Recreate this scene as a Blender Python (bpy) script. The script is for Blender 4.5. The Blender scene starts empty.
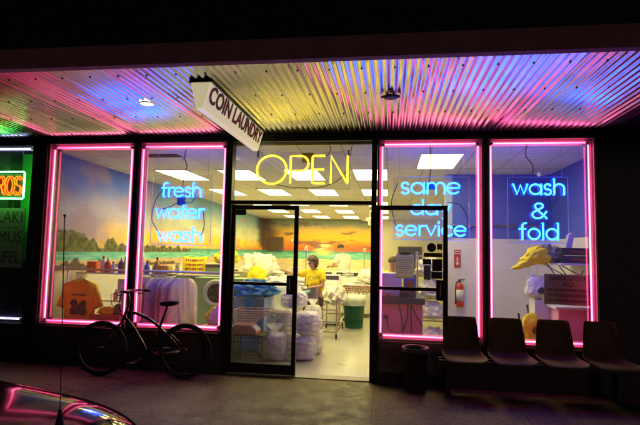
import bpy, bmesh, math, random
from mathutils import Vector, Matrix, noise
C = bpy.context.scene.collection
sc = bpy.context.scene
R = math.radians
PI = math.pi
random.seed(7)

# ------------------------------------------------------------------ materials
def _nodes(name):
    m = bpy.data.materials.new(name); m.use_nodes = True
    nt = m.node_tree; nt.nodes.clear()
    out = nt.nodes.new('ShaderNodeOutputMaterial')
    return m, nt, out

def mat(name, col, rough=0.6, metal=0.0, var=0.12, scale=6.0, bump=0.0, bscale=40.0, coat=0.0, spec=0.5, trans=0.0, rvar=0.1):
    """Principled with noise in its colour, roughness and (optionally) bump."""
    m, nt, out = _nodes(name)
    b = nt.nodes.new('ShaderNodeBsdfPrincipled')
    b.inputs['Roughness'].default_value = rough
    b.inputs['Metallic'].default_value = metal
    b.inputs['Coat Weight'].default_value = coat
    b.inputs['Coat Roughness'].default_value = 0.05
    b.inputs['Specular IOR Level'].default_value = spec
    b.inputs['Transmission Weight'].default_value = trans
    tc = nt.nodes.new('ShaderNodeTexCoord')
    n = nt.nodes.new('ShaderNodeTexNoise'); n.inputs['Scale'].default_value = scale; n.inputs['Detail'].default_value = 5
    nt.links.new(tc.outputs['Object'], n.inputs['Vector'])
    mr = nt.nodes.new('ShaderNodeMapRange'); mr.inputs['To Min'].default_value = 1 - var * 1.6; mr.inputs['To Max'].default_value = 1 + var * 1.6
    nt.links.new(n.outputs['Fac'], mr.inputs['Value'])
    mx = nt.nodes.new('ShaderNodeVectorMath'); mx.operation = 'SCALE'
    mx.inputs[0].default_value = col[:3]
    nt.links.new(mr.outputs[0], mx.inputs['Scale'])
    nt.links.new(mx.outputs[0], b.inputs['Base Color'])
    m2 = nt.nodes.new('ShaderNodeMapRange'); m2.inputs['To Min'].default_value = max(0.02, rough - rvar); m2.inputs['To Max'].default_value = min(1, rough + rvar)
    nt.links.new(n.outputs['Fac'], m2.inputs['Value']); nt.links.new(m2.outputs[0], b.inputs['Roughness'])
    if bump > 0:
        n2 = nt.nodes.new('ShaderNodeTexNoise'); n2.inputs['Scale'].default_value = bscale; n2.inputs['Detail'].default_value = 6
        nt.links.new(tc.outputs['Object'], n2.inputs['Vector'])
        bp = nt.nodes.new('ShaderNodeBump'); bp.inputs['Strength'].default_value = bump; bp.inputs['Distance'].default_value = 0.02
        nt.links.new(n2.outputs['Fac'], bp.inputs['Height']); nt.links.new(bp.outputs[0], b.inputs['Normal'])
    nt.links.new(b.outputs[0], out.inputs[0])
    return m

def emit(name, col, s):
    m, nt, out = _nodes(name)
    e = nt.nodes.new('ShaderNodeEmission'); e.inputs[0].default_value = (*col, 1); e.inputs[1].default_value = s
    nt.links.new(e.outputs[0], out.inputs[0]); return m

def tubemat(name, col, s, edge, es, p0=0.25, p1=0.8):
    """Glowing gas in a glass tube: long path through the middle is bright, short path at the rim is dimmer and more saturated."""
    m, nt, out = _nodes(name)
    lw = nt.nodes.new('ShaderNodeLayerWeight'); lw.inputs[0].default_value = 0.5
    cr = nt.nodes.new('ShaderNodeValToRGB')
    cr.color_ramp.elements[0].position = p0; cr.color_ramp.elements[0].color = (*[c * s / 10 for c in col], 1)
    cr.color_ramp.elements[1].position = p1; cr.color_ramp.elements[1].color = (*[c * es / 10 for c in edge], 1)
    nt.links.new(lw.outputs['Facing'], cr.inputs[0])
    e = nt.nodes.new('ShaderNodeEmission'); e.inputs[1].default_value = 10
    nt.links.new(cr.outputs[0], e.inputs[0]); nt.links.new(e.outputs[0], out.inputs[0]); return m

def glassmat(name, tint=(0.97, 0.98, 0.97), base=0.045, rough=0.0, haze=0.0, hazecol=(0.8, 0.8, 0.8), hv=0.35):
    m, nt, out = _nodes(name)
    lw = nt.nodes.new('ShaderNodeLayerWeight'); lw.inputs[0].default_value = 0.5
    pw = nt.nodes.new('ShaderNodeMath'); pw.operation = 'POWER'; pw.inputs[1].default_value = 5
    nt.links.new(lw.outputs['Facing'], pw.inputs[0])
    ma = nt.nodes.new('ShaderNodeMath'); ma.operation = 'MULTIPLY_ADD'; ma.inputs[1].default_value = 0.9; ma.inputs[2].default_value = base
    nt.links.new(pw.outputs[0], ma.inputs[0])
    tr = nt.nodes.new('ShaderNodeBsdfTransparent'); tr.inputs[0].default_value = (*tint, 1)
    gl = nt.nodes.new('ShaderNodeBsdfGlossy'); gl.inputs['Roughness'].default_value = rough; gl.inputs[0].default_value = (1, 1, 1, 1)
    mx = nt.nodes.new('ShaderNodeMixShader')
    nt.links.new(ma.outputs[0], mx.inputs[0]); nt.links.new(tr.outputs[0], mx.inputs[1]); nt.links.new(gl.outputs[0], mx.inputs[2])
    last = mx
    if haze > 0:
        df = nt.nodes.new('ShaderNodeBsdfDiffuse'); df.inputs[0].default_value = (*hazecol, 1)
        tl = nt.nodes.new('ShaderNodeBsdfTranslucent'); tl.inputs[0].default_value = (*hazecol, 1)
        ad = nt.nodes.new('ShaderNodeMixShader'); ad.inputs[0].default_value = 0.4
        nt.links.new(df.outputs[0], ad.inputs[1]); nt.links.new(tl.outputs[0], ad.inputs[2])
        tc = nt.nodes.new('ShaderNodeTexCoord'); n = nt.nodes.new('ShaderNodeTexNoise'); n.inputs['Scale'].default_value = 9; n.inputs['Detail'].default_value = 4
        nt.links.new(tc.outputs['Object'], n.inputs['Vector'])
        mr = nt.nodes.new('ShaderNodeMapRange'); mr.inputs['To Min'].default_value = max(0, haze - hv); mr.inputs['To Max'].default_value = min(1, haze + hv)
        nt.links.new(n.outputs['Fac'], mr.inputs['Value'])
        m2 = nt.nodes.new('ShaderNodeMixShader')
        nt.links.new(mr.outputs[0], m2.inputs[0]); nt.links.new(mx.outputs[0], m2.inputs[1]); nt.links.new(ad.outputs[0], m2.inputs[2])
        last = m2
    nt.links.new(last.outputs[0], out.inputs[0]); return m

def vcolmat(name, rough=0.7, scale=30):
    m, nt, out = _nodes(name)
    b = nt.nodes.new('ShaderNodeBsdfPrincipled'); b.inputs['Roughness'].default_value = rough
    a = nt.nodes.new('ShaderNodeVertexColor'); a.layer_name = 'paint'
    tc = nt.nodes.new('ShaderNodeTexCoord')
    n = nt.nodes.new('ShaderNodeTexNoise'); n.inputs['Scale'].default_value = scale; n.inputs['Detail'].default_value = 6
    nt.links.new(tc.outputs['Object'], n.inputs['Vector'])
    mr = nt.nodes.new('ShaderNodeMapRange'); mr.inputs['To Min'].default_value = 0.75; mr.inputs['To Max'].default_value = 1.2
    nt.links.new(n.outputs['Fac'], mr.inputs['Value'])
    v = nt.nodes.new('ShaderNodeVectorMath'); v.operation = 'SCALE'
    nt.links.new(a.outputs[0], v.inputs[0]); nt.links.new(mr.outputs[0], v.inputs['Scale'])
    nt.links.new(v.outputs[0], b.inputs['Base Color']); nt.links.new(b.outputs[0], out.inputs[0]); return m

def tilemat(name, col, line, sx, sy, gap, rough, ox=0.0, oy=0.0, spots=0.0):
    """Flat grid of tiles in world metres: ceiling panels or floor tiles."""
    m, nt, out = _nodes(name)
    b = nt.nodes.new('ShaderNodeBsdfPrincipled'); b.inputs['Roughness'].default_value = rough
    g = nt.nodes.new('ShaderNodeNewGeometry')
    mp = nt.nodes.new('ShaderNodeMapping'); mp.inputs['Location'].default_value = (ox, oy, 0)
    nt.links.new(g.outputs['Position'], mp.inputs[0])
    br = nt.nodes.new('ShaderNodeTexBrick'); br.offset = 0; br.inputs['Scale'].default_value = 1
    br.inputs['Brick Width'].default_value = sx; br.inputs['Row Height'].default_value = sy
    br.inputs['Mortar Size'].default_value = gap; br.inputs['Mortar Smooth'].default_value = 0.1
    br.inputs['Color1'].default_value = (*col, 1); br.inputs['Color2'].default_value = (*[c * 0.93 for c in col], 1); br.inputs['Mortar'].default_value = (*line, 1)
    nt.links.new(mp.outputs[0], br.inputs[0])
    n = nt.nodes.new('ShaderNodeTexNoise'); n.inputs['Scale'].default_value = 1.7; n.inputs['Detail'].default_value = 7
    nt.links.new(g.outputs['Position'], n.inputs['Vector'])
    mr = nt.nodes.new('ShaderNodeMapRange'); mr.inputs['To Min'].default_value = 0.8; mr.inputs['To Max'].default_value = 1.15
    nt.links.new(n.outputs['Fac'], mr.inputs['Value'])
    v = nt.nodes.new('ShaderNodeVectorMath'); v.operation = 'SCALE'
    nt.links.new(br.outputs[0], v.inputs[0]); nt.links.new(mr.outputs[0], v.inputs['Scale'])
    nt.links.new(v.outputs[0], b.inputs['Base Color'])
    m2 = nt.nodes.new('ShaderNodeMapRange'); m2.inputs['To Min'].default_value = rough * 0.7; m2.inputs['To Max'].default_value = min(1, rough * 1.3)
    nt.links.new(n.outputs['Fac'], m2.inputs['Value']); nt.links.new(m2.outputs[0], b.inputs['Roughness'])
    nt.links.new(b.outputs[0], out.inputs[0]); return m

def concretemat(name, col):
    m, nt, out = _nodes(name)
    b = nt.nodes.new('ShaderNodeBsdfPrincipled')
    g = nt.nodes.new('ShaderNodeNewGeometry')
    def nz(s, d=6, r=0.6):
        n = nt.nodes.new('ShaderNodeTexNoise'); n.inputs['Scale'].default_value = s; n.inputs['Detail'].default_value = d; n.inputs['Roughness'].default_value = r
        nt.links.new(g.outputs['Position'], n.inputs['Vector']); return n
    def rng(src, a, b_, f0=0.0, f1=1.0):
        mr = nt.nodes.new('ShaderNodeMapRange'); mr.inputs['From Min'].default_value = f0; mr.inputs['From Max'].default_value = f1
        mr.inputs['To Min'].default_value = a; mr.inputs['To Max'].default_value = b_
        nt.links.new(src, mr.inputs['Value']); return mr.outputs[0]
    def mul(a, b_):
        k = nt.nodes.new('ShaderNodeMath'); k.operation = 'MULTIPLY'; nt.links.new(a, k.inputs[0]); nt.links.new(b_, k.inputs[1]); return k.outputs[0]
    big = nz(0.9); mid = nz(5, 8, 0.7); fine = nz(60, 4)
    med = nz(22, 5, 0.7)
    f = mul(mul(mul(rng(big.outputs['Fac'], 0.5, 1.45, 0.3, 0.7), rng(mid.outputs['Fac'], 0.5, 1.45, 0.3, 0.7)), rng(med.outputs['Fac'], 0.4, 1.6, 0.32, 0.68)), rng(fine.outputs['Fac'], 0.5, 1.5, 0.32, 0.68))
    # dark gum spots
    vo = nt.nodes.new('ShaderNodeTexVoronoi'); vo.inputs['Scale'].default_value = 5.5; nt.links.new(g.outputs['Position'], vo.inputs['Vector'])
    sp = rng(vo.outputs['Distance'], 0.2, 1.0, 0.06, 0.13)
    f = mul(f, sp)
    vc = nt.nodes.new('ShaderNodeTexVoronoi'); vc.feature = 'DISTANCE_TO_EDGE'; vc.inputs['Scale'].default_value = 0.42
    wv = nt.nodes.new('ShaderNodeVectorMath'); wv.operation = 'MULTIPLY_ADD'; wv.inputs[1].default_value = (0.35, 0.35, 0.35)
    nt.links.new(mid.outputs['Color'], wv.inputs[0]); nt.links.new(g.outputs['Position'], wv.inputs[2]); nt.links.new(wv.outputs[0], vc.inputs['Vector'])
    f = mul(f, rng(vc.outputs['Distance'], 0.35, 1.0, 0.002, 0.006))
    # joints every 1.5 m
    br = nt.nodes.new('ShaderNodeTexBrick'); br.offset = 0; br.inputs['Scale'].default_value = 1; br.inputs['Brick Width'].default_value = 1.52; br.inputs['Row Height'].default_value = 1.6
    br.inputs['Mortar Size'].default_value = 0.007; br.inputs['Color1'].default_value = (1, 1, 1, 1); br.inputs['Color2'].default_value = (0.9, 0.9, 0.9, 1); br.inputs['Mortar'].default_value = (0.3, 0.3, 0.3, 1)
    mp = nt.nodes.new('ShaderNodeMapping'); mp.inputs['Location'].default_value = (-1.36, 0, 0); nt.links.new(g.outputs['Position'], mp.inputs[0]); nt.links.new(mp.outputs[0], br.inputs[0])
    v = nt.nodes.new('ShaderNodeVectorMath'); v.operation = 'SCALE'; v.inputs[0].default_value = col; nt.links.new(f, v.inputs['Scale'])
    vm = nt.nodes.new('ShaderNodeVectorMath'); vm.operation = 'MULTIPLY'; nt.links.new(v.outputs[0], vm.inputs[0]); nt.links.new(br.outputs[0], vm.inputs[1])
    nt.links.new(vm.outputs[0], b.inputs['Base Color'])
    nt.links.new(rng(mid.outputs['Fac'], 0.45, 0.85, 0.3, 0.7), b.inputs['Roughness'])
    bp = nt.nodes.new('ShaderNodeBump'); bp.inputs['Strength'].default_value = 0.5; bp.inputs['Distance'].default_value = 0.01
    nt.links.new(mid.outputs['Fac'], bp.inputs['Height']); nt.links.new(bp.outputs[0], b.inputs['Normal'])
    nt.links.new(b.outputs[0], out.inputs[0]); return m

M = dict(
    concrete=concretemat('concrete_paving', (0.145, 0.098, 0.062)),
    asphalt=mat('asphalt', (0.05, 0.05, 0.05), 0.8, var=0.3, scale=3, bump=0.4, bscale=80),
    kerb=mat('kerb_concrete', (0.25, 0.24, 0.22), 0.8, var=0.25, bump=0.2),
    black=mat('black_paint', (0.012, 0.011, 0.011), 0.55, var=0.2),
    bronze=mat('dark_bronze_aluminium', (0.035, 0.024, 0.016), 0.42, 0.6, var=0.15),
    alu=mat('satin_aluminium', (0.42, 0.38, 0.37), 0.6, 0.1, var=0.2, scale=14),
    basewall=mat('base_wall_stucco', (0.06, 0.048, 0.04), 0.9, var=0.3, scale=5, bump=0.4),
    upper=mat('dark_facade_stucco', (0.012, 0.011, 0.011), 0.9, var=0.2, bump=0.3),
    fascia=mat('fascia_plum_paint', (0.38, 0.165, 0.22), 0.8, var=0.25, scale=9, bump=0.3, bscale=120),
    corr=mat('galvanised_corrugated_steel', (0.56, 0.56, 0.59), 0.19, 1.0, var=0.16, scale=2.3, rvar=0.08),
    screw=mat('dark_screw', (0.03, 0.03, 0.03), 0.6),
    glass=glassmat('window_glass', haze=0.012, hv=0.03),
    acrylic=glassmat('clear_acrylic', (0.95, 0.96, 0.98), 0.014, 0.03),
    acredge=mat('acrylic_edge', (0.55, 0.55, 0.65), 0.3, var=0.1),
    ceil=tilemat('ceiling_tiles', (0.72, 0.70, 0.66), (0.42, 0.41, 0.39), 0.6, 1.22, 0.011, 0.9, ox=0.65, oy=-0.78),
    floor=tilemat('vinyl_floor_tiles', (0.42, 0.395, 0.34), (0.30, 0.27, 0.22), 0.305, 0.305, 0.003, 0.3),
    cream=mat('cream_wall_paint', (0.66, 0.60, 0.46), 0.75, var=0.06, scale=2),
    whitewall=mat('white_wall_paint', (0.72, 0.69, 0.68), 0.6, var=0.06, scale=2),
    bluewall=mat('blue_wall_paint', (0.075, 0.12, 0.55), 0.55, var=0.1, scale=2),
    paleblue=mat('pale_blue_paint', (0.42, 0.52, 0.66), 0.6),
    lamp=emit('fluorescent_diffuser', (1.0, 0.86, 0.32), 19.0),
    lamplit=emit('recessed_lamp', (1.0, 0.85, 0.5), 5.0),
    white=mat('white_enamel', (0.75, 0.73, 0.68), 0.3, var=0.05),
    offwhite=mat('offwhite_cloth', (0.74, 0.70, 0.62), 0.9, var=0.12, bump=0.5, bscale=25),
    plastic=glassmat('clear_plastic_bag', (0.97, 0.97, 0.97), 0.05, 0.2, 0.5, (0.96, 0.94, 0.95)),
    milky=glassmat('milky_plastic_bag', (0.95, 0.95, 0.93), 0.05, 0.25, 0.66, (0.96, 0.95, 0.92)),
    polybag=glassmat('dry_cleaning_polythene', (0.96, 0.96, 0.96), 0.05, 0.2, 0.15, (0.95, 0.88, 0.92), 0.22),
    lavender=mat('lavender_towels', (0.80, 0.62, 0.84), 0.95, var=0.12, bump=0.6, bscale=60),
    yellow=mat('yellow_cloth', (0.92, 0.74, 0.02), 0.85, var=0.15, scale=8, bump=0.4, bscale=20),
    yshirt=mat('yellow_tshirt_cotton', (0.80, 0.60, 0.015), 0.9, var=0.12, scale=9),
    wshirt=mat('white_tshirt_cotton', (0.78, 0.74, 0.64), 0.9, var=0.06, scale=9),
    orange=mat('orange_tshirt_cotton', (0.95, 0.60, 0.03), 0.9, var=0.12, bump=0.3, bscale=18),
    bluecloth=mat('blue_cloth', (0.025, 0.22, 0.46), 0.8, var=0.25, bump=0.4, bscale=15),
    bluebin=mat('pale_blue_laminate', (0.18, 0.30, 0.42), 0.45, var=0.1),
    bluetable=mat('blue_green_table_top', (0.25, 0.45, 0.48), 0.4),
    pinkplastic=mat('salmon_scale_body', (0.62, 0.22, 0.18), 0.45),
    wire=mat('pink_coated_wire', (0.62, 0.42, 0.36), 0.5),
    chrome=mat('chrome_rod', (0.5, 0.46, 0.40), 0.25, 1.0),
    rust=mat('brown_steel_frame', (0.10, 0.06, 0.035), 0.6, 0.3),
    green=mat('green_plastic_bin', (0.008, 0.115, 0.065), 0.5, var=0.15),
    skin=mat('skin', (0.46, 0.25, 0.15), 0.55, var=0.08),
    hair=mat('dark_brown_hair', (0.045, 0.026, 0.016), 0.6, var=0.4, scale=30, bump=0.6),
    hairg=mat('greying_brown_hair', (0.085, 0.05, 0.03), 0.6, var=0.5, scale=40, bump=0.6),
    grey=mat('grey_apron_cloth', (0.32, 0.27, 0.27), 0.9),
    darkshorts=mat('dark_shorts_cloth', (0.06, 0.045, 0.04), 0.9),
    jeans=mat('dark_trousers', (0.05, 0.05, 0.07), 0.9),
    eye=mat('dark_eye', (0.01, 0.01, 0.01), 0.2),
    lip=mat('lip', (0.30, 0.10, 0.08), 0.5),
    rubber=mat('black_rubber', (0.012, 0.012, 0.012), 0.75, var=0.2),
    bikepaint=mat('dark_bike_paint', (0.02, 0.018, 0.02), 0.25, 0.3, coat=0.6),
    steel=mat('dull_steel', (0.35, 0.34, 0.33), 0.35, 1.0),
    red=mat('red_enamel', (0.52, 0.02, 0.015), 0.3),
    redsign=mat('red_sign_paint', (0.45, 0.015, 0.015), 0.5),
    bikesteel=mat('dark_bike_steel', (0.09, 0.085, 0.085), 0.4, 1.0),
    stickerink=mat('faded_black_print', (0.09, 0.075, 0.08), 0.5),
    dullbag=mat('dull_grey_bag', (0.10, 0.08, 0.08), 0.4, var=0.3),
    darkred=mat('dark_red_letter', (0.26, 0.008, 0.008), 0.5),
    paper=mat('paper', (0.62, 0.58, 0.58), 0.9, var=0.06),
    electrode=mat('electrode_cap', (0.35, 0.12, 0.03), 0.5),
    ink=mat('ink', (0.04, 0.035, 0.05), 0.8),
    card=mat('brown_cardboard', (0.28, 0.26, 0.17), 0.9, var=0.12),
    olive=mat('olive_machine_paint', (0.24, 0.30, 0.12), 0.5),
    dryergreen=mat('pale_green_machine_paint', (0.30, 0.45, 0.18), 0.45),
    ringpaint=mat('pale_olive_ring', (0.55, 0.52, 0.36), 0.35),
    brown=mat('brown_board', (0.10, 0.055, 0.03), 0.6),
    purple=mat('purple_box_card', (0.06, 0.04, 0.35), 0.5),
    glowcounter=mat('glow_tinted_laminate', (0.82, 0.36, 0.50), 0.55),  # pink glow of the nearby neon tube put into the laminate colour
    darktop=mat('dark_counter_top', (0.07, 0.07, 0.085), 0.35),
    shell=mat('brown_fibreglass_seat', (0.115, 0.088, 0.026), 0.55, spec=0.25, var=0.35, scale=4),
    carpaint=mat('black_car_paint', (0.012, 0.010, 0.010), 0.10, 0.0, var=0.1, coat=0.4, spec=0.2, rvar=0.03),
    carglass=mat('dark_car_glass', (0.01, 0.01, 0.012), 0.03, rvar=0.01),
    headlamp=mat('headlamp_lens', (0.5, 0.5, 0.52), 0.08, 0.6, rvar=0.02),
    greenwall=mat('green_shop_paint', (0.10, 0.50, 0.10), 0.7, var=0.2, scale=2),
    boardgrey=mat('grey_menu_board', (0.26, 0.20, 0.19), 0.7),
    signface=None, pink=None,
)
M['pink'] = tubemat('pink_neon', (1.0, 0.085, 0.27), 11.5, (1.0, 0.035, 0.15), 6.0)
M['bluetube'] = tubemat('blue_neon', (0.008, 0.085, 1.0), 42.0, (0.0, 0.05, 1.0), 26.0, 0.10, 0.75)
M['yellowtube'] = tubemat('yellow_neon', (1.0, 0.70, 0.025), 5.5, (1.0, 0.5, 0.0), 3.0)
M['violettube'] = tubemat('white_violet_neon', (0.5, 0.45, 1.0), 7, (0.25, 0.15, 1.0), 3)
M['greentube'] = tubemat('green_white_neon', (0.09, 1.0, 0.14), 26, (0.01, 0.9, 0.05), 12)
M['ambertube'] = tubemat('amber_neon', (1.0, 0.30, 0.015), 2.2, (1.0, 0.06, 0.0), 5.0)
M['redtube'] = tubemat('red_neon', (1.0, 0.02, 0.0), 5.0, (0.9, 0.01, 0.0), 3.0)
def _backlit():
    m, nt, out = _nodes('backlit_sign_plastic')
    b = nt.nodes.new('ShaderNodeBsdfPrincipled'); b.inputs['Base Color'].default_value = (0.75, 0.70, 0.52, 1); b.inputs['Roughness'].default_value = 0.4
    b.inputs['Emission Color'].default_value = (1.0, 0.86, 0.52, 1); b.inputs['Emission Strength'].default_value = 0.48
    nt.links.new(b.outputs[0], out.inputs[0]); return m
M['signface'] = _backlit()
def _thinpaper():
    m, nt, out = _nodes('thin_notice_paper')
    d = nt.nodes.new('ShaderNodeBsdfDiffuse'); t = nt.nodes.new('ShaderNodeBsdfTranslucent'); x = nt.nodes.new('ShaderNodeMixShader'); x.inputs[0].default_value = 0.5
    d.inputs[0].default_value = t.inputs[0].default_value = (0.78, 0.76, 0.76, 1)
    nt.links.new(d.outputs[0], x.inputs[1]); nt.links.new(t.outputs[0], x.inputs[2]); nt.links.new(x.outputs[0], out.inputs[0]); return m
M['thinpaper'] = _thinpaper()

# ------------------------------------------------------------------ geometry helpers
def obj(name, bm, m, parent=None, smooth=False, loc=None):
    me = bpy.data.meshes.new(name)
    if isinstance(bm, tuple): me.from_pydata(bm[0], [], bm[1])
    else:
        bmesh.ops.recalc_face_normals(bm, faces=bm.faces)
        bm.to_mesh(me); bm.free()
    if m is not None: me.materials.append(m)
    if smooth: me.polygons.foreach_set('use_smooth', [True] * len(me.polygons))
    o = bpy.data.objects.new(name, me); C.objects.link(o)
    if parent is not None: o.parent = parent
    if loc is not None: o.location = loc
    return o
def tag(o, label=None, cat=None, group=None, kind=None):
    if label: o['label'] = label
    if cat: o['category'] = cat
    if group: o['group'] = group
    if kind: o['kind'] = kind
    return o
def thing(name, label, cat, loc=(0, 0, 0), rz=0.0, group=None):
    o = bpy.data.objects.new(name, None); o.empty_display_size = 0.1; C.objects.link(o)
    o.location = loc; o.rotation_euler = (0, 0, rz)
    return tag(o, label, cat, group)
def dup(root, loc, rz, label, group=None):
    r = root.copy(); C.objects.link(r); r.location = loc; r.rotation_euler = (0, 0, rz)
    r['label'] = label
    if group: r['group'] = group
    for ch in list(root.children):
        c = ch.copy(); C.objects.link(c); c.parent = r
        for g in list(ch.children):
            d = g.copy(); C.objects.link(d); d.parent = c
    return r
def B(): return bmesh.new()
def box(bm, x0, x1, y0, y1, z0, z1, bevel=0.0):
    t = bmesh.new(); bmesh.ops.create_cube(t, size=1)
    for v in t.verts: v.co = Vector(((x0 + x1) / 2 + v.co.x * (x1 - x0), (y0 + y1) / 2 + v.co.y * (y1 - y0), (z0 + z1) / 2 + v.co.z * (z1 - z0)))
    if bevel > 0: bmesh.ops.bevel(t, geom=t.edges[:], offset=bevel, segments=2, affect='EDGES', profile=0.6)
    merge(bm, t); return bm
def merge(bm, t):
    me = bpy.data.meshes.new('tmp'); t.to_mesh(me); t.free(); bm.from_mesh(me); bpy.data.meshes.remove(me)
def tube(bm, pts, r, n=8, closed=False, caps=True):
    """Sweep a circle along pts with parallel transport; r may be a list."""
    pts = [Vector(p) for p in pts]
    P = [pts[0]]
    for p in pts[1:]:
        if (p - P[-1]).length > 1e-6: P.append(p)
    if len(P) < 2: return bm
    rs = r if isinstance(r, (list, tuple)) else [r] * len(P)
    rings = []; ref = None; N = len(P)
    for i, p in enumerate(P):
        a = P[i - 1] if (i > 0 or closed) else p; b = P[(i + 1) % N] if (i < N - 1 or closed) else p
        d = (b - a)
        if d.length < 1e-9: d = P[min(i + 1, N - 1)] - p
        d.normalize()
        if ref is None:
            ref = Vector((0, 0, 1)) if abs(d.z) < 0.9 else Vector((1, 0, 0))
        u = ref - d * ref.dot(d)
        if u.length < 1e-5: u = d.orthogonal()
        u.normalize(); ref = u; w = d.cross(u)
        rr = rs[min(i, len(rs) - 1)]
        rings.append([bm.verts.new(p + (u * math.cos(2 * PI * k / n) + w * math.sin(2 * PI * k / n)) * rr) for k in range(n)])
    for i in range(N if closed else N - 1):
        A, Bq = rings[i], rings[(i + 1) % N]
        for k in range(n): 
            try: bm.faces.new((A[k], A[(k + 1) % n], Bq[(k + 1) % n], Bq[k]))
            except ValueError: pass
    if caps and not closed:
        bm.faces.new(rings[0][::-1]); bm.faces.new(rings[-1])
    return bm
def lathe(bm, prof, c=(0, 0, 0), n=24, axis='Z', jitter=None, caps=True):
    """prof = [(radius, height)...]"""
    rings = []
    for i, (r, h) in enumerate(prof):
        ring = []
        for k in range(n):
            a = 2 * PI * k / n; rr = r * (1 + (jitter(i, k) if jitter else 0))
            x, y = rr * math.cos(a), rr * math.sin(a)
            p = {'Z': (x, y, h), 'Y': (x, h, y), 'X': (h, x, y)}[axis]
            ring.append(bm.verts.new(Vector(p) + Vector(c)))
        rings.append(ring)
    for A, Q in zip(rings, rings[1:]):
        for k in range(n): bm.faces.new((A[k], A[(k + 1) % n], Q[(k + 1) % n], Q[k]))
    if not caps: return bm
    if prof[0][0] > 1e-4: bm.faces.new(rings[0][::-1])
    if prof[-1][0] > 1e-4: bm.faces.new(rings[-1])
    return bm
def prism(bm, poly, a0, a1, plane='XZ'):
    """Extrude a polygon given in a plane along the third axis from a0 to a1."""
    f = {'XZ': lambda p, a: (p[0], a, p[1]), 'YZ': lambda p, a: (a, p[0], p[1]), 'XY': lambda p, a: (p[0], p[1], a)}[plane]
    A = [bm.verts.new(f(p, a0)) for p in poly]; Q = [bm.verts.new(f(p, a1)) for p in poly]
    n = len(poly)
    bm.faces.new(A); bm.faces.new(Q[::-1])
    for k in range(n): bm.faces.new((A[k], Q[k], Q[(k + 1) % n], A[(k + 1) % n]))
    return bm
def blob(bm, c, rx, ry, rz, amp=0.12, freq=2.5, seed=0, sub=4, flat=0.0, fine=0.0):
    """Crumpled soft mass; flat>0 squashes its underside onto its base."""
    t = bmesh.new(); bmesh.ops.create_icosphere(t, subdivisions=sub, radius=1)
    for v in t.verts:
        p = v.co.copy(); o = Vector((seed * 3.7, seed * 1.3, -seed * 2.1))
        k = 1 + amp * noise.noise(p * freq + o) * 2 + fine * noise.turbulence(p * freq * 3 + o, 3, True) 
        q = p * k
        if flat > 0 and q.z < 0: q.z *= (1 - flat)
        v.co = Vector((c[0] + q.x * rx, c[1] + q.y * ry, c[2] + q.z * rz))
    merge(bm, t); return bm
def grid(nx, ny, fn):
    vs = [fn(i / nx, j / ny) for j in range(ny + 1) for i in range(nx + 1)]
    fs = [(j * (nx + 1) + i, j * (nx + 1) + i + 1, (j + 1) * (nx + 1) + i + 1, (j + 1) * (nx + 1) + i) for j in range(ny) for i in range(nx)]
    return vs, fs
def lettering(name, s, size, m, parent, mtx, extrude=0.002, ax='CENTER', sx=1.0, bold=0.0):
    cu = bpy.data.curves.new('lettering_curve', 'FONT'); cu.body = s; cu.size = size; cu.extrude = extrude; cu.align_x = ax; cu.align_y = 'CENTER'; cu.resolution_u = 3; cu.offset = bold
    tmp = bpy.data.objects.new('lettering_tmp', cu); C.objects.link(tmp)
    dg = bpy.context.evaluated_depsgraph_get(); me = bpy.data.meshes.new_from_object(tmp.evaluated_get(dg))
    bpy.data.objects.remove(tmp)
    me.transform(Matrix.Diagonal((sx, 1, 1, 1))); me.transform(mtx)
    me.materials.clear(); me.materials.append(m)
    o = bpy.data.objects.new(name, me); C.objects.link(o); o.parent = parent
    return o
FRONT = Matrix.Rotation(R(90), 4, 'X')           # text that faces the street (-Y)
def wig(a, b, n, sag, seed=0):
    """A slack cable from a to b."""
    a, b = Vector(a), Vector(b); out = []
    for i in range(n + 1):
        t = i / n; p = a.lerp(b, t); p.z -= sag * 4 * t * (1 - t)
        p.x += 0.02 * noise.noise(Vector((t * 3, seed, 0))); out.append(p)
    return out

# ------------------------------------------------------------------ the setting
o = obj('pavement', ([(-150, -3.15, 0), (150, -3.15, 0), (150, 0.2, 0), (-150, 0.2, 0)], [(0, 1, 2, 3)]), M['concrete']); tag(o, kind='structure')
o = obj('road', ([(-300, -300, -0.13), (300, -300, -0.13), (300, -3.15, -0.13), (-300, -3.15, -0.13)], [(0, 1, 2, 3)]), M['asphalt']); tag(o, kind='structure')
g = B(); box(g, -150, 150, -3.31, -3.153, -0.2, 0.003, 0.012); o = obj('kerb', g, M['kerb']); tag(o, kind='structure')
g = B(); box(g, -5.6, 3.4, 0.203, 15.2, -0.1, 0.004); o = obj('floor', g, M['floor']); tag(o, kind='structure')
g = B(); box(g, -6.2, 3.4, 0.11, 15.2, 3.0, 3.06); o = obj('ceiling', g, M['ceil']); tag(o, kind='structure')

# ------------------------------------------------------------------ laundry building
bld = thing('laundry_building', 'single storey coin laundry shop with neon lit windows and mural walls inside', 'building')
for x0, x1 in ((-4.78, -2.15), (-0.165, 2.447)): g = B(); box(g, x0, x1, 0.0, 0.2, -0.1, 0.47); obj('base_wall', g, M['basewall'], bld)
for x0, x1 in ((-4.78, -2.152), (-0.163, 2.446)): g = B(); box(g, x0, x1, -0.03, 0.2, 0.473, 0.512, 0.006); obj('window_sill', g, M['bronze'], bld)
g = B(); box(g, -5.05, 2.9, 0.0, 0.11, 3.055, 3.45); obj('header', g, M['black'], bld)
g = B(); box(g, -4.985, -4.783, -0.02, 0.3, -0.1, 3.05, 0.006); obj('pillar', g, M['black'], bld)
g = B(); box(g, 2.45, 9.0, -0.001, 0.3, -0.1, 3.05); obj('side_wall', g, M['black'], bld)
g = B(); box(g, -12, 9, 0.003, 0.3, 3.46, 8.5); obj('upper_wall', g, M['upper'], bld)
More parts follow.
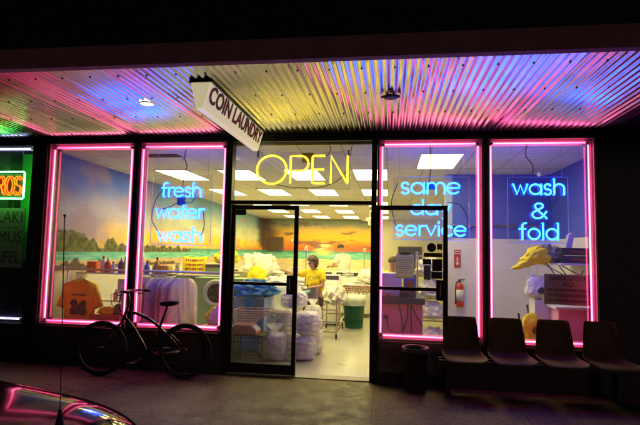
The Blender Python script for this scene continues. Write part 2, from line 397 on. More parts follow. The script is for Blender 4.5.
for x0, x1, y0 in ((-3.468, -3.402, -0.012), (1.147, 1.189, -0.012)):
    g = B(); box(g, x0, x1, y0, 0.12, 0.515, 3.05, 0.004); obj('mullion', g, M['black'], bld)
def window(x0, x1, z0=0.515, z1=3.05, label=None):
    g = B()
    def ring(w0, w1, ya, yb):
        box(g, x0 + w0, x0 + w1, ya, yb, z0 + w0, z1 - w0); box(g, x1 - w1, x1 - w0, ya, yb, z0 + w0, z1 - w0)
        box(g, x0 + w1, x1 - w1, ya, yb, z0 + w0, z0 + w1); box(g, x0 + w1, x1 - w1, ya, yb, z1 - w1, z1 - w0)
    ring(0.002, 0.024, 0.006, 0.115); ring(0.0242, 0.048, 0.036, 0.112); ring(0.0482, 0.062, 0.057, 0.108)
    f = obj('window', g, M['alu'], bld)
    g = B(); box(g, x0 + 0.055, x1 - 0.055, 0.078, 0.084, z0 + 0.055, z1 - 0.055); obj('pane', g, M['glass'], f)
    return f
window(-4.78, -3.47); window(-3.40, -2.15); window(-0.162, 1.145); window(1.191, 2.447)
# door frame: jambs, transom bar, transom window
g = B(); box(g, -2.148, -2.072, -0.02, 0.13, 0.0, 3.05, 0.003); box(g, -0.233, -0.166, -0.02, 0.13, 0.0, 3.05, 0.003)
box(g, -2.072, -0.233, -0.018, 0.128, 2.197, 2.243, 0.003); box(g, -2.072, -0.233, -0.012, 0.12, 3.028, 3.05)
obj('door_frame', g, M['bronze'], bld)
g = B(); box(g, -2.072, -0.233, 0.05, 0.056, 2.243, 3.028); obj('transom_pane', g, M['glass'], bld)
g = B(); box(g, -2.07, -0.235, 0.0, 0.19, 0.0, 0.012, 0.004); obj('threshold', g, M['alu'], bld)
def door(W, root, flip, plaque):
    """Leaf in its own frame: hinge at x=0, opens along +x (or -x), thickness in y."""
    s = -1 if flip else 1
    def bx(g, a, b, y0, y1, z0, z1, bev=0.004): box(g, min(s * a, s * b), max(s * a, s * b), y0, y1, z0, z1, bev)
    g = B(); bx(g, 0, 0.052, -0.022, 0.022, 0.02, 2.185); bx(g, W - 0.055, W, -0.022, 0.022, 0.02, 2.185)
    bx(g, 0.0525, W - 0.0555, -0.0215, 0.0215, 2.125, 2.184); bx(g, 0.0525, W - 0.0555, -0.0215, 0.0215, 0.021, 0.15)
    bx(g, 0.0525, W - 0.0555, -0.02, 0.02, 1.142, 1.182)
    d = obj('door', g, M['bronze'], root)
    g = B(); bx(g, 0.05, W - 0.05, -0.003, 0.003, 0.148, 1.144, 0); bx(g, 0.05, W - 0.05, -0.003, 0.003, 1.18, 2.127, 0); obj('pane', g, M['glass'], d)
    g = B(); bx(g, W - 0.135, W - 0.012, -0.034, 0.034, 1.035, 1.28, 0.004); obj('lock_plate', g, M['black'], d)
    g = B()
    for sg in (-1, 1):
        tube(g, [(s * (W - 0.09), sg * 0.03, 1.08), (s * (W - 0.09), sg * 0.07, 1.10), (s * (W - 0.09), sg * 0.07, 1.22), (s * (W - 0.09), sg * 0.03, 1.24)], 0.008)
    obj('pull_handle', g, M['steel'], d)
    if plaque:
        g = B(); bx(g, 0.054, 0.20, -0.03, -0.023, 2.05, 2.122, 0.002); q = obj('opening_hours_plaque', g, M['brown'], d)
        g = B(); bx(g, 0.07, 0.185, -0.033, -0.0305, 2.085, 2.113, 0); obj('dark_strip', g, M['ink'], q)
    return d
dl = door(0.90, bld, False, True); dl.location = (-2.068, 0.03, 0)
dr = door(0.872, bld, False, False); dr.location = (-0.172, -0.075, 0); dr.rotation_euler = (0, 0, R(-1.2))
dr['label'] = 'glass door leaf swung open flat against the window'
# interior walls
def lw_x(y): return -4.9 - 0.0455 * (y - 0.1)      # the left wall runs slightly outwards
def srgb(r, g_, b): return tuple((c / 255 / 12.92 if c / 255 <= 0.04045 else ((c / 255 + 0.055) / 1.055) ** 2.4) for c in (r, g_, b))
def lerp(a, b, t): t = max(0, min(1, t)); return tuple(a[i] + (b[i] - a[i]) * t for i in range(3))
def sm(a, b, x): t = max(0, min(1, (x - a) / (b - a))); return t * t * (3 - 2 * t)
def nz(x, y, s=0.0, o=3): return noise.fractal(Vector((x, y, s)), 1.0, 2.0, o)
WHT = srgb(215, 205, 190); SAND = srgb(205, 170, 125); ROCK = srgb(92, 68, 58); TEAL = srgb(64, 168, 150); FOAM = srgb(150, 215, 200)
def sea(u, z):
    c = lerp(TEAL, FOAM, 0.5 + 0.9 * nz(u * 2.2, z * 26, 3))
    return lerp(c, srgb(36, 120, 120), sm(1.44, 1.6, z) * 0.7)
def mural_left(y, z):
    if z < 1.2 + 0.03 * nz(y * 2, 0, 1): return WHT
    tw = 1 - sm(3.0, 4.4, y + 0.5 * nz(z * 3, y, 8))
    # sky
    top = lerp(srgb(70, 104, 218), srgb(130, 182, 215), sm(2, 6, y)); mid = lerp(srgb(176, 168, 205), srgb(215, 222, 190), sm(2.5, 6, y)); low = lerp(srgb(188, 158, 166), srgb(255, 206, 48), sm(1.3, 3.0, y)); hor = lerp(srgb(225, 185, 100), srgb(240, 130, 50), sm(8, 12, y))
    zz = z + 0.12 * nz(y * 0.8, z * 1.5, 5)
    c = lerp(hor, low, sm(1.58, 1.78, zz)); c = lerp(c, mid, sm(1.8, 2.15, zz)); c = lerp(c, top, sm(2.15, 2.75, zz))
    cl = sm(-0.1, 0.6, nz(y * 0.9 + 2, z * 1.3, 9, 5) + 0.25 * math.exp(-((y - 1.6) / 1.3) ** 2) * sm(2.6, 1.9, z))
    c = lerp(c, srgb(160, 132, 165), cl * 0.7 * (1 - sm(4, 6, y) * 0.6))
    c = lerp(c, srgb(215, 150, 110), (0.05 + 0.55 * sm(4, 7, y)) * sm(0.25, 0.6, nz(y * 1.8, z * 3.2, 21, 4)) * sm(1.6, 1.7, z))
    c = lerp(c, srgb(70, 52, 60), sm(13.2, 14.6, y + 0.8 * nz(z * 2, 3, 3)) * sm(1.65, 1.8, z) * 0.9)
    # far tree line over the lake
    th = 1.60 + 0.11 * nz(y * 3.3, 0.2, 4, 5) + 0.05 * abs(math.sin(y * 7)) + 0.12 * math.exp(-((y - 2.1) / 0.25) ** 2) + 0.22 * math.exp(-((y - 0.8) / 0.5) ** 2)
    th = lerp((th,) * 3, (1.60,) * 3, sm(4.5, 6.5, y))[0]
    if 1.5 < z < th and y < 7: c = lerp(lerp(srgb(104, 104, 52), srgb(128, 112, 96), sm(th - 0.12, th, z) * 0.6), srgb(60, 66, 30), sm(-0.3, 0.3, nz(y * 9, z * 12, 2)))
    if 1.36 < z <= (1.5 if y < 6 else 1.6): c = sea(y, z)
    if z <= 1.36 + 0.02 * nz(y * 3, 1, 1): c = lerp(SAND, srgb(225, 195, 150), nz(y * 6, z * 10, 1))
    rk = 1.29 + 0.17 * max(0, nz(y * 2.6, 5, 5, 3) + 0.45 * math.exp(-((y - 0.7) / 0.5) ** 2) + 0.25 * math.exp(-((y - 1.9) / 0.25) ** 2))
    if 1.22 < z < rk and y < 5: c = ROCK
    return c
def mural_back(x, z):
    if z < 1.02: return lerp(srgb(225, 205, 165), srgb(245, 230, 190), nz(x * 2, z * 8))
    if z < 1.26 + 0.03 * nz(x * 2, 0, 1): return lerp(srgb(235, 215, 170), srgb(215, 190, 140), nz(x * 4, z * 14) + 0.3)
    if z < 1.6:
        c = sea(x, z); c = lerp(c, srgb(240, 220, 90), 0.8 * math.exp(-((x + 2.85) / 0.35) ** 2) * sm(1.3, 1.6, z)); return c
    zz = z + 0.10 * nz(x * 0.9, z * 2, 6)
    c = lerp(srgb(214, 96, 66), srgb(232, 124, 48), sm(1.62, 1.85, zz)); c = lerp(c, srgb(242, 172, 42), sm(1.85, 2.15, zz)); c = lerp(c, srgb(214, 170, 80), sm(2.2, 2.45, zz)); c = lerp(c, srgb(128, 140, 128), sm(2.45, 2.8, zz))
    d = math.hypot((x + 2.85), (z - 1.68) * 1.3)
    c = lerp(srgb(255, 250, 170), c, sm(0.07, 0.55, d) * 0.9 + 0.1 * sm(0.07, 0.09, d))
    cl = sm(0.18, 0.42, nz(x * 0.75, z * 3.4, 12, 5) + 0.12 * sm(-3.6, -5.2, x))
    c = lerp(c, srgb(112, 82, 84), 0.85 * cl)
    cl2 = sm(0.25, 0.45, nz(x * 1.3 + 7, z * 7, 31, 4)); c = lerp(c, srgb(190, 80, 70), 0.6 * cl2 * sm(2.4, 1.9, z))
    c = lerp(c, srgb(96, 70, 74), sm(-4.7, -5.3, x + 0.5 * nz(z * 2, 3, 3)) * 0.85)
    return c
def painted(name, nx, ny, fn, colfn, m):
    v, f = grid(nx, ny, fn)
    o = obj(name, (v, f), m, bld)
    ca = o.data.color_attributes.new('paint', 'FLOAT_COLOR', 'POINT')
    flat = []
    for p in v: flat += [max(0.0, k) for k in colfn(p)] + [1.0]
    ca.data.foreach_set('color', flat); return o
MUR = vcolmat('mural_paint')
w = painted('painted_wall', 340, 190, lambda s, t: (lw_x(0.1 + 14.8 * s * s * 0.55 + 14.8 * s * 0.45), 0.1 + 14.8 * s * s * 0.55 + 14.8 * s * 0.45, 3.0 * t), lambda p: mural_left(p[1], p[2]), MUR)
w['label'] = 'wall painted with a lake, dark trees and a misty sunset sky'
w = painted('painted_wall', 230, 190, lambda s, t: (-5.6 + 5.15 * s, 14.9, 3.0 * t), lambda p: mural_back(p[0], p[2]), MUR)
w['label'] = 'back wall painted with an orange sunset over a green sea'
g = B(); box(g, -0.45, 3.3, 14.8, 15.0, 0, 3.0); obj('rear_wall', g, M['cream'], bld)
g = B(); box(g, 0.97, 2.80, 2.62, 2.74, 0, 1.875); box(g, 2.74, 2.85, 0.2, 2.62, 0, 1.875); obj('lower_partition', g, M['whitewall'], bld)
g = B(); box(g, 1.09, 2.80, 2.62, 2.74, 1.876, 3.0); box(g, 2.74, 2.85, 0.2, 2.62, 1.876, 3.0); obj('upper_partition', g, M['bluewall'], bld)
g = B(); box(g, 0.97, 1.088, 2.60, 2.74, 1.876, 3.0); obj('partition_post', g, M['paleblue'], bld)
g = B(); box(g, 2.80, 3.0, 2.75, 15.0, 0, 3.0); obj('right_wall', g, M['cream'], bld)
g = B(); tube(g, [(1.09, 2.59, 2.10), (2.74, 2.59, 2.10)], 0.014); box(g, 1.33, 1.40, 2.57, 2.62, 2.06, 2.14); obj('conduit', g, M['steel'], bld)
g = B(); box(g, -5.6, 3.3, 15.05, 15.3, -0.1, 3.1); box(g, -5.9, -5.62, 0.3, 15.3, -0.1, 3.1); box(g, 3.31, 3.5, 0.3, 15.3, -0.1, 3.1); box(g, -6.3, 3.5, 0.12, 15.3, 3.07, 3.3); obj('outer_shell', g, M['upper'], bld)

# ------------------------------------------------------------------ canopy
can = thing('entrance_canopy', 'corrugated metal canopy with a plum coloured fascia over the shop front', 'canopy')
PITCH = 0.0677
def corr():
    n = int(13.5 / PITCH * 8); v = []; f = []
    for i in range(n + 1):
        x = -8.5 + i * PITCH / 8; ph = (i % 8) / 8 * 2 * PI
        wv = (i + 4) // 8; am = 0.0085 * (1 + 0.16 * math.sin(wv * 12.9898 + 2) * math.cos(wv * 4.1)); off = 0.0022 * (1 if (wv // 11) % 2 else 0)
        for y in (-2.41, -1.8, -1.2, -0.6, 0.0): v.append((x, y, 3.122 + off - am * math.cos(ph) - 0.0012 * math.cos(3 * ph) + 0.0012 * math.sin(y * 2.1 + wv * 0.35)))
    for i in range(n):
        for k in range(4): f.append((i * 5 + k, i * 5 + k + 1, i * 5 + k + 6, i * 5 + k + 5))
    return v, f
obj('corrugated_soffit', corr(), M['corr'], can, smooth=True)
g = B(); box(g, -12, 9, -2.50, -2.415, 3.112, 3.288, 0.006); box(g, -12, 9, -2.41, 0.0, 3.15, 3.27); obj('fascia', g, M['fascia'], can)
t = bmesh.new(); bmesh.ops.create_icosphere(t, subdivisions=1, radius=0.011)
for vv in t.verts: vv.co.z *= 0.7
scr = obj('screw', t, M['screw'], can); spots = []
for yy in (-2.25, -1.62, -0.95, -0.18):
    x = -8.36
    while x < 4.9: spots.append((-8.5 + round((x + 8.5) / PITCH) * PITCH, yy, 3.111)); x += 0.27
spots.sort(key=lambda p: (p[0] + 0.8) ** 2 + (p[1] + 6.2) ** 2)
scr.location = spots[0]
for p in spots[1:100]:
    c = scr.copy(); C.objects.link(c); c.parent = can; c.location = p
g = B()
for p in spots[100:]:
    t = bmesh.new(); bmesh.ops.create_icosphere(t, subdivisions=1, radius=0.011)
    for vv in t.verts: vv.co = Vector((p[0] + vv.co.x, p[1] + vv.co.y, p[2] + vv.co.z * 0.7))
    merge(g, t)
tag(obj('far_screws', g, M['screw'], can), kind='stuff')
# recessed downlights: one lit, one broken out
dlp = thing('downlight', 'small lit round downlight recessed in the metal canopy', 'downlight', (-2.54, -1.47, 3.10))
g = B(); lathe(g, [(0.066, 0.004), (0.070, 0.001), (0.076, 0.004), (0.076, 0.012)], n=28, caps=False); obj('trim_ring', g, M['white'], dlp, True)
g = B(); lathe(g, [(0.001, 0.001), (0.066, 0.003), (0.066, 0.012), (0.001, 0.013)], n=28); obj('lens', g, M['lamplit'], dlp)
dbl = thing('downlight', 'unlit black light fitting with torn edges hanging from the canopy', 'downlight', (0.0, -1.52, 3.10))
g = B(); lathe(g, [(0.068, 0.012), (0.074, 0.002), (0.06, -0.012), (0.02, -0.016)], n=18, jitter=lambda i, k: 0.16 * math.sin(k * 2.7 + i)); obj('housing', g, M['black'], dbl)
g = B(); box(g, -0.095, -0.06, -0.012, 0.015, -0.004, 0.010); box(g, 0.06, 0.09, -0.015, 0.012, -0.002, 0.012); obj('bracket', g, M['black'], dbl)

# ------------------------------------------------------------------ hanging sign
sg = thing('hanging_sign', 'wedge shaped white COIN LAUNDRY box sign with dark red letters under the canopy', 'sign', (0, 0, 0))
def signbody():
    g = B(); prof = [(-1.795, 3.095), (-1.60, 3.095), (-1.668, 2.850), (-1.735, 2.850)]
    prism(g, prof, -2.09, -0.24, 'XZ')
    bmesh.ops.bevel(g, geom=g.edges[:], offset=0.006, segments=2, affect='EDGES'); return g
obj('sign_body', signbody(), M['signface'], sg)
g = B(); box(g, -1.81, -1.585, -2.10, -0.23, 3.0955, 3.110); obj('mounting_plate', g, M['black'], sg)
fn = Vector((0.245, 0, -0.068)).normalized()
tl = math.atan2(0.068, 0.245)
mt = Matrix.Translation((-1.6270, -1.17, 2.9975)) @ Matrix(((0, math.sin(tl), fn.x, 0), (1, 0, 0, 0), (0, math.cos(tl), fn.z, 0), (0, 0, 0, 1)))
lettering('lettering', 'COIN LAUNDRY', 0.22, M['darkred'], sg, mt @ Matrix.Translation((0, 0, 0.003)), 0.003, sx=1.08, bold=0.006)

# ------------------------------------------------------------------ neon
def neon_border(x0, x1, z0, z1, m, label, y=0.022, sides=True):
    root = thing('neon_border', label, 'neon tube', ((x0 + x1) / 2, y, z0), 0, 'neon tubes framing the windows')
    xc = (x0 + x1) / 2; r = 0.0105; gp = 0.03
    segs = [((x0, 0, z0 + gp), (x0, 0, z1 - gp)), ((x1, 0, z0 + gp), (x1, 0, z1 - gp)), ((x0 + gp, 0, z1), (x1 - gp, 0, z1)), ((x0 + gp, 0, z0), (x1 - gp, 0, z0))]
    for a, b in (segs if sides else segs[2:]):
        a = Vector((a[0] - xc, 0, a[2] - z0)); b = Vector((b[0] - xc, 0, b[2] - z0)); d = (b - a).normalized()
        g = B(); tube(g, [a, b], r, 10); tb = obj('tube', g, m, root, True)
        for p, q in ((a, -d), (b, d)):
            e = B(); tube(e, [p, p + q * 0.022, p + q * 0.03 + Vector((0, 0.03, 0))], 0.0105, 8); obj('electrode', e, M['electrode'], tb)
        for t in (0.22, 0.78):
            p = a.lerp(b, t); s = B(); tube(s, [p + Vector((0, 0.012, 0)), p + Vector((0, 0.05, 0))], 0.005, 6); obj('standoff', s, M['acredge'], tb)
    return root
neon_border(-4.690, -3.525, 0.575, 2.975, M['pink'], 'pink neon tube framing the window with the orange t-shirt')
neon_border(-3.355, -2.193, 0.575, 2.975, M['pink'], 'pink neon tube framing the window behind the bicycle')
neon_border(-0.100, 1.080, 0.575, 2.975, M['pink'], 'pink neon tube framing the window behind the open door leaf')
neon_border(1.232, 2.365, 0.575, 2.975, M['pink'], 'pink neon tube framing the window with the cardboard notice')
neon_border(-6.60, -5.04, 0.575, 2.965, M['violettube'], 'white violet neon tubes along the top and bottom of the green lit eatery window', sides=False)

def arc(cx, cy, r, a0, a1, n=14, ry=None):
    ry = r if ry is None else ry
    return [(cx + r * math.cos(R(a0 + (a1 - a0) * i / n)), cy + ry * math.sin(R(a0 + (a1 - a0) * i / n))) for i in range(n + 1)]
# single stroke letters: x height 1, ascender 1.5, descender -0.45; value = (advance, strokes)
L = {
 'f': (0.62, [[(0.22, 0), (0.22, 1.2)] + arc(0.50, 1.2, 0.28, 180, 80)[1:], [(0.0, 0.95), (0.5, 0.95)]]),
 'r': (0.56, [[(0.08, 0), (0.08, 1.0)], arc(0.44, 0.62, 0.36, 180, 75)]),
 'e': (1.06, [[(0.02, 0.52), (0.98, 0.52)] + arc(0.5, 0.5, 0.49, 0, 318)[1:]]),
 's': (0.70, [arc(0.33, 0.74, 0.26, 30, 270) + arc(0.33, 0.24, 0.26, 90, -150)[0:]]),
 'h': (0.98, [[(0.08, 1.5), (0.08, 0)], arc(0.48, 0.58, 0.40, 180, 0, ry=0.42) + [(0.88, 0)]]),
 'w': (1.28, [[(0.02, 1), (0.34, 0), (0.62, 0.92), (0.90, 0), (1.22, 1)]]),
 'a': (1.10, [arc(0.5, 0.5, 0.48, 0, 360, 22), [(0.99, 1.0), (0.99, 0)]]),
 't': (0.55, [[(0.24, 1.38), (0.24, 0)], [(0.0, 0.98), (0.5, 0.98)]]),
 'm': (1.42, [[(0.06, 1), (0.06, 0)], arc(0.38, 0.62, 0.32, 180, 0, ry=0.38) + [(0.70, 0)], arc(1.02, 0.62, 0.32, 180, 0, ry=0.38) + [(1.34, 0)]]),
 'd': (1.12, [arc(0.5, 0.5, 0.48, 0, 360, 22), [(1.0, 1.5), (1.0, 0)]]),
 'y': (0.92, [[(0.02, 1), (0.45, 0.05)], [(0.86, 1), (0.28, -0.42)]]),
 'v': (0.90, [[(0.02, 1), (0.42, 0), (0.82, 1)]]),
 'i': (0.28, [[(0.1, 0), (0.1, 1)], [(0.1, 1.28), (0.1, 1.40)]]),
 'c': (0.96, [arc(0.5, 0.5, 0.48, 42, 318)]),
 'o': (1.08, [arc(0.5, 0.5, 0.48, 0, 360, 24)]),
 'l': (0.26, [[(0.1, 0), (0.1, 1.5)]]),
 '&': (1.10, [[(1.0, 0.0), (0.32, 0.88)] + arc(0.50, 1.12, 0.25, 215, -35, 12) + [(0.24, 0.62)] + arc(0.42, 0.34, 0.34, 130, 340, 12) + [(0.98, 0.62)]]),
 ' ': (0.5, []),
}
def word_mesh(word, x0, x1, zb, xh, r, y):
    """One word bent from tube, squeezed to span x0..x1 with its baseline at zb and x height xh."""
    adv = 0; S = []
    for ch in word:
        a, st = L[ch]
        for s in st: S.append([(p[0] + adv, p[1]) for p in s])
        adv += a + 0.08
    mn = min(p[0] for s in S for p in s); mx = max(p[0] for s in S for p in s)
    k = (x1 - x0) / (mx - mn); g = B()
    for s in S:
        pts = [(x0 + (p[0] - mn) * k, y, zb + p[1] * xh) for p in s]
        if (Vector(pts[0]) - Vector(pts[-1])).length < 1e-4: tube(g, pts[:-1], r, 8, True)
        else:
            a, b = Vector(pts[0]), Vector(pts[-1])
            tube(g, [a + Vector((0, 0.03, 0))] + pts + [b + Vector((0, 0.03, 0))], r, 8)
    return g
def neon_sign(label, panel, words, tm, r, yt=0.095, yp=0.145, hang=3.0, trans=None, cords=()):
    x0, x1, z0, z1 = panel
    root = thing('neon_sign', label, 'neon sign', (0, 0, 0), 0, 'neon word signs')
    g = B(); box(g, x0, x1, yp, yp + 0.005, z0, z1); p = obj('acrylic_panel', g, M['acrylic'], root)
    g = B(); e = 0.006
    box(g, x0 - e, x0 - 0.0002, yp, yp + 0.006, z0, z1); box(g, x1 + 0.0002, x1 + e, yp, yp + 0.006, z0, z1); box(g, x0, x1, yp, yp + 0.006, z1 + 0.0002, z1 + e); box(g, x0, x1, yp, yp + 0.006, z0 - e, z0 - 0.0002)
    obj('panel_edge', g, M['acredge'], p)
    for w_, a, b, zb, xh in words: obj('lettering', word_mesh(w_, a, b, zb, xh, r, yt), tm, root, True)
    g = B()
    for x in (x0 + 0.06, x1 - 0.06): tube(g, [(x, yp + 0.003, z1), (x, yp + 0.003, hang)], 0.0025, 5)
    obj('hanging_wire', g, M['acredge'], root)
    if trans:
        g = B(); box(g, *trans, 0.006); obj('transformer', g, M['ink'], root)
    g = B()
    for c in cords: tube(g, c, 0.006, 6)
    if cords: obj('power_cord', g, M['ink'], root)
    return root
def loopc(pts, y=0.155):
    # smooth a polyline of (x, z)
    out = []; n = len(pts)
    for i in range(n - 1):
        p0 = pts[max(i - 1, 0)]; p1 = pts[i]; p2 = pts[i + 1]; p3 = pts[min(i + 2, n - 1)]
        for k in range(6):
            t = k / 6
            q = [0.5 * (2 * p1[j] + (p2[j] - p0[j]) * t + (2 * p0[j] - 5 * p1[j] + 4 * p2[j] - p3[j]) * t * t + (3 * p1[j] - p0[j] - 3 * p2[j] + p3[j]) * t ** 3) for j in (0, 1)]
            out.append((q[0], y, q[1]))
    out.append((pts[-1][0], y, pts[-1][1])); return out
neon_sign('blue neon sign reading fresh water wash on a clear hanging panel', (-3.262, -2.405, 1.645, 2.588),
    [('fresh', -3.105, -2.545, 2.300, 0.128), ('water', -3.175, -2.49, 2.005, 0.130), ('wash', -3.135, -2.525, 1.690, 0.128)], M['bluetube'], 0.0115, hang=3.0,
    trans=(-2.90, -2.80, 0.146, 0.20, 2.19, 2.30),
    cords=[loopc([(-2.80, 3.0), (-2.82, 2.85), (-2.78, 2.72), (-2.82, 2.62), (-2.83, 2.30)]), loopc([(-3.10, 2.43), (-3.22, 2.25), (-3.26, 2.0), (-3.18, 1.85), (-3.12, 1.75)]), loopc([(-2.90, 2.22), (-3.02, 2.16), (-3.14, 2.13)]), loopc([(-2.80, 2.22), (-2.68, 2.24), (-2.62, 2.40)]), loopc([(-2.52, 2.10), (-2.50, 1.9), (-2.55, 1.75)])])
neon_sign('blue neon sign reading same day service on a clear hanging panel', (0.052, 0.988, 1.775, 2.572),
    [('same', 0.150, 0.872, 2.355, 0.140), ('day', 0.268, 0.752, 2.088, 0.125), ('service', 0.092, 0.945, 1.822, 0.125)], M['bluetube'], 0.0115, hang=3.0,
    trans=(0.42, 0.60, 0.146, 0.20, 2.42, 2.51),
    cords=[loopc([(0.10, 2.50), (0.02, 2.25), (0.06, 2.0), (0.12, 1.90)]), loopc([(0.72, 2.25), (0.88, 2.22), (0.97, 2.05), (0.96, 1.90)]), loopc([(0.50, 3.0), (0.52, 2.8), (0.50, 2.51)])])
neon_sign('blue neon sign reading wash & fold on a clear hanging panel', (1.462, 2.165, 1.755, 2.570),
    [('wash', 1.512, 2.108, 2.350, 0.128), ('&', 1.735, 1.905, 2.055, 0.135), ('fold', 1.585, 2.030, 1.795, 0.135)], M['bluetube'], 0.0115, hang=3.0,
    cords=[loopc([(1.70, 3.0), (1.68, 2.85), (1.76, 2.72), (1.76, 2.58)]), loopc([(2.05, 2.33), (1.98, 2.2), (1.97, 2.05), (2.02, 1.92)])])
def open_sign():
    root = thing('neon_sign', 'yellow neon OPEN sign hanging in the window above the door', 'neon sign', (0, 0, 0), 0, 'neon word signs')
    x0, x1, z0, z1 = -1.80, -0.515, 2.42, 2.905; yp = 0.14
    g = B(); box(g, x0, x1, yp, yp + 0.005, z0, z1); p = obj('acrylic_panel', g, M['acrylic'], root)
    g = B(); box(g, x0, x1, yp, yp + 0.007, z1 + 0.0002, z1 + 0.007); box(g, x0, x1, yp, yp + 0.007, z0 - 0.006, z0 - 0.0002); obj('panel_edge', g, M['acredge'], p)
    zb, zt = 2.485, 2.850; yt = 0.095; r = 0.0135
    g = B()
    for rr, dz in ((0.19, 0.0), (0.155, 0.0)):
        pts = [(-1.565 + rr * 1.06 * math.cos(a), yt, (zb + zt) / 2 + rr * 1.0 * math.sin(a)) for a in [2 * PI * i / 40 for i in range(40)]]
        if rr > 0.17: tube(g, pts, r, 8, True)
    def st(pts): tube(g, [(p[0], yt, p[1]) for p in pts], r, 8)
    st([(-1.31, zb), (-1.31, zt), (-1.19, zt)] + arc(-1.17, zt - 0.10, 0.10, 90, -90, 12) + [(-1.31, zt - 0.20)])
    st([(-0.85, zt), (-1.005, zt), (-1.015, zt - 0.01), (-1.015, zb + 0.01), (-1.005, zb), (-0.85, zb)]); st([(-1.015, (zb + zt) / 2), (-0.86, (zb + zt) / 2)])
    st([(-0.77, zb), (-0.77, zt), (-0.56, zb + 0.01), (-0.555, zb), (-0.55, zb + 0.01), (-0.55, zt)])
    obj('lettering', g, M['yellowtube'], root, True)
    g = B(); box(g, -1.17, -1.01, 0.146, 0.21, 2.78, 2.90, 0.006); obj('transformer', g, M['brown'], root)
    g = B()
    for c in (loopc([(-0.80, 3.0), (-0.79, 2.93), (-0.85, 2.86), (-1.0, 2.84)]), loopc([(-0.50, 3.0), (-0.52, 2.9), (-0.53, 2.86)]), loopc([(-1.56, 2.49), (-1.3, 2.44), (-0.95, 2.44), (-0.7, 2.52), (-0.57, 2.66)])): tube(g, c, 0.005, 6)
    obj('power_cord', g, M['ink'], root)
    g = B()
    for x in (x0 + 0.03, x1 - 0.03): box(g, x - 0.008, x + 0.008, yp - 0.004, yp + 0.012, z1 - 0.06, z1 + 0.03)
    obj('clip', g, M['ink'], root)
open_sign()

# ------------------------------------------------------------------ eatery next door
eat = thing('eatery_front', 'dim green lit eatery front left of the laundry', 'shop front')
g = B(); box(g, -9.5, -4.99, 0.0, 0.2, -0.1, 0.47); obj('base_wall', g, M['basewall'], eat)
g = B(); box(g, -9.5, -4.99, 0.0, 0.11, 3.055, 3.45); obj('header', g, M['black'], eat)
g = B(); box(g, -9.5, -4.987, -0.02, 0.15, 0.473, 0.515); box(g, -9.5, -4.987, 0.01, 0.11, 3.012, 3.053); box(g, -5.02, -4.987, 0.0, 0.12, 0.515, 3.012); box(g, -6.70, -6.64, 0.0, 0.12, 0.515, 3.012); obj('window_frame', g, M['bronze'], eat)
g = B(); box(g, -9.5, -5.02, 0.06, 0.066, 0.515, 3.012); obj('pane', g, M['glass'], eat)
g = B(); box(g, -9.5, -5.12, 0.55, 0.65, 1.35, 3.0); box(g, -5.11, -5.03, 0.14, 0.85, 0, 3.0); box(g, -9.5, -5.12, 2.2, 2.3, 0, 1.35); obj('shop_wall', g, M['greenwall'], eat)
g = B(); box(g, -9.5, -5.2, 0.25, 2.7, -0.05, 0.006); box(g, -9.5, -5.3, 0.2, 2.7, 3.0, 3.06); obj('shop_ceiling', g, M['whitewall'], eat)
gy = thing('neon_sign', 'amber neon GYROS sign in a green neon border inside the eatery window', 'neon sign', (0, 0, 0), 0, 'neon word signs')
g = B(); box(g, -6.00, -5.265, 0.17, 0.18, 2.29, 2.63); obj('backing_board', g, M['ink'], gy)
g = B(); tube(g, [(-6.00, 0.14, 2.265), (-5.255, 0.14, 2.265), (-5.24, 0.14, 2.28), (-5.24, 0.14, 2.64), (-5.255, 0.14, 2.655), (-6.00, 0.14, 2.655), (-6.015, 0.14, 2.64), (-6.015, 0.14, 2.28)], 0.014, 8, True); obj('border_tube', g, M['greentube'], gy, True)
G2 = {'G': [arc(0.35, 0.5, 0.33, 50, 340, 18, 0.5) + [(0.66, 0.45), (0.40, 0.45)]], 'Y': [[(0, 1), (0.32, 0.5), (0.64, 1)], [(0.32, 0.5), (0.32, 0)]],
      'R': [[(0.05, 0), (0.05, 1)] + arc(0.34, 0.75, 0.25, 90, -90, 10) + [(0.05, 0.5)], [(0.3, 0.5), (0.6, 0)]], 'O': [arc(0.35, 0.5, 0.33, 0, 360, 24, 0.5)],
      'S': [arc(0.32, 0.75, 0.26, 20, 270, 12, 0.25) + arc(0.32, 0.25, 0.28, 90, -160, 12, 0.25)]}
ga = B(); gr = B(); xx = -5.955
for ch in 'GYROS':
    for s in G2[ch]:
        for off, gg, yy, rr in ((0.016, ga, 0.135, 0.007), (-0.016, ga, 0.135, 0.007), (0.0, gr, 0.155, 0.012)):
            mid = (0.33, 0.5)
            pts = [(xx + p[0] * 0.185 + off * (1 if p[0] >= mid[0] else -1), yy, 2.325 + p[1] * 0.255 + off * 0.6 * (1 if p[1] >= mid[1] else -1)) for p in s]
            tube(gg, pts, rr, 7)
    xx += 0.141
obj('lettering', ga, M['ambertube'], gy, True); obj('inner_tube', gr, M['redtube'], gy, True)
g = B()
for x in (-5.95, -5.32): tube(g, [(x, 0.18, 2.67), (x, 0.18, 3.0)], 0.005, 6)
obj('chain', g, M['steel'], gy)
zz = 2.155
for wd in ('SOUVLAKI', 'HUMMUS', 'FALAFEL'):
    bd = thing('menu_board', 'grey hanging board reading %s in black capitals' % wd, 'menu board', (0, 0, 0), 0, 'menu boards in the eatery window')
    g = B(); box(g, -6.25, -5.285, 0.25, 0.265, zz - 0.305, zz - 0.02, 0.003); obj('board', g, M['boardgrey'], bd)
    lettering('lettering', wd, 0.24, M['ink'], bd, Matrix.Translation((-5.31, 0.248, zz - 0.16)) @ FRONT, 0.001, 'RIGHT', sx=0.85)
    g = B()
    for x in (-6.1, -5.5): tube(g, [(x, 0.257, zz - 0.02), (x, 0.257, zz + 0.03)], 0.004, 5)
    obj('hook', g, M['steel'], bd)
    zz -= 0.292
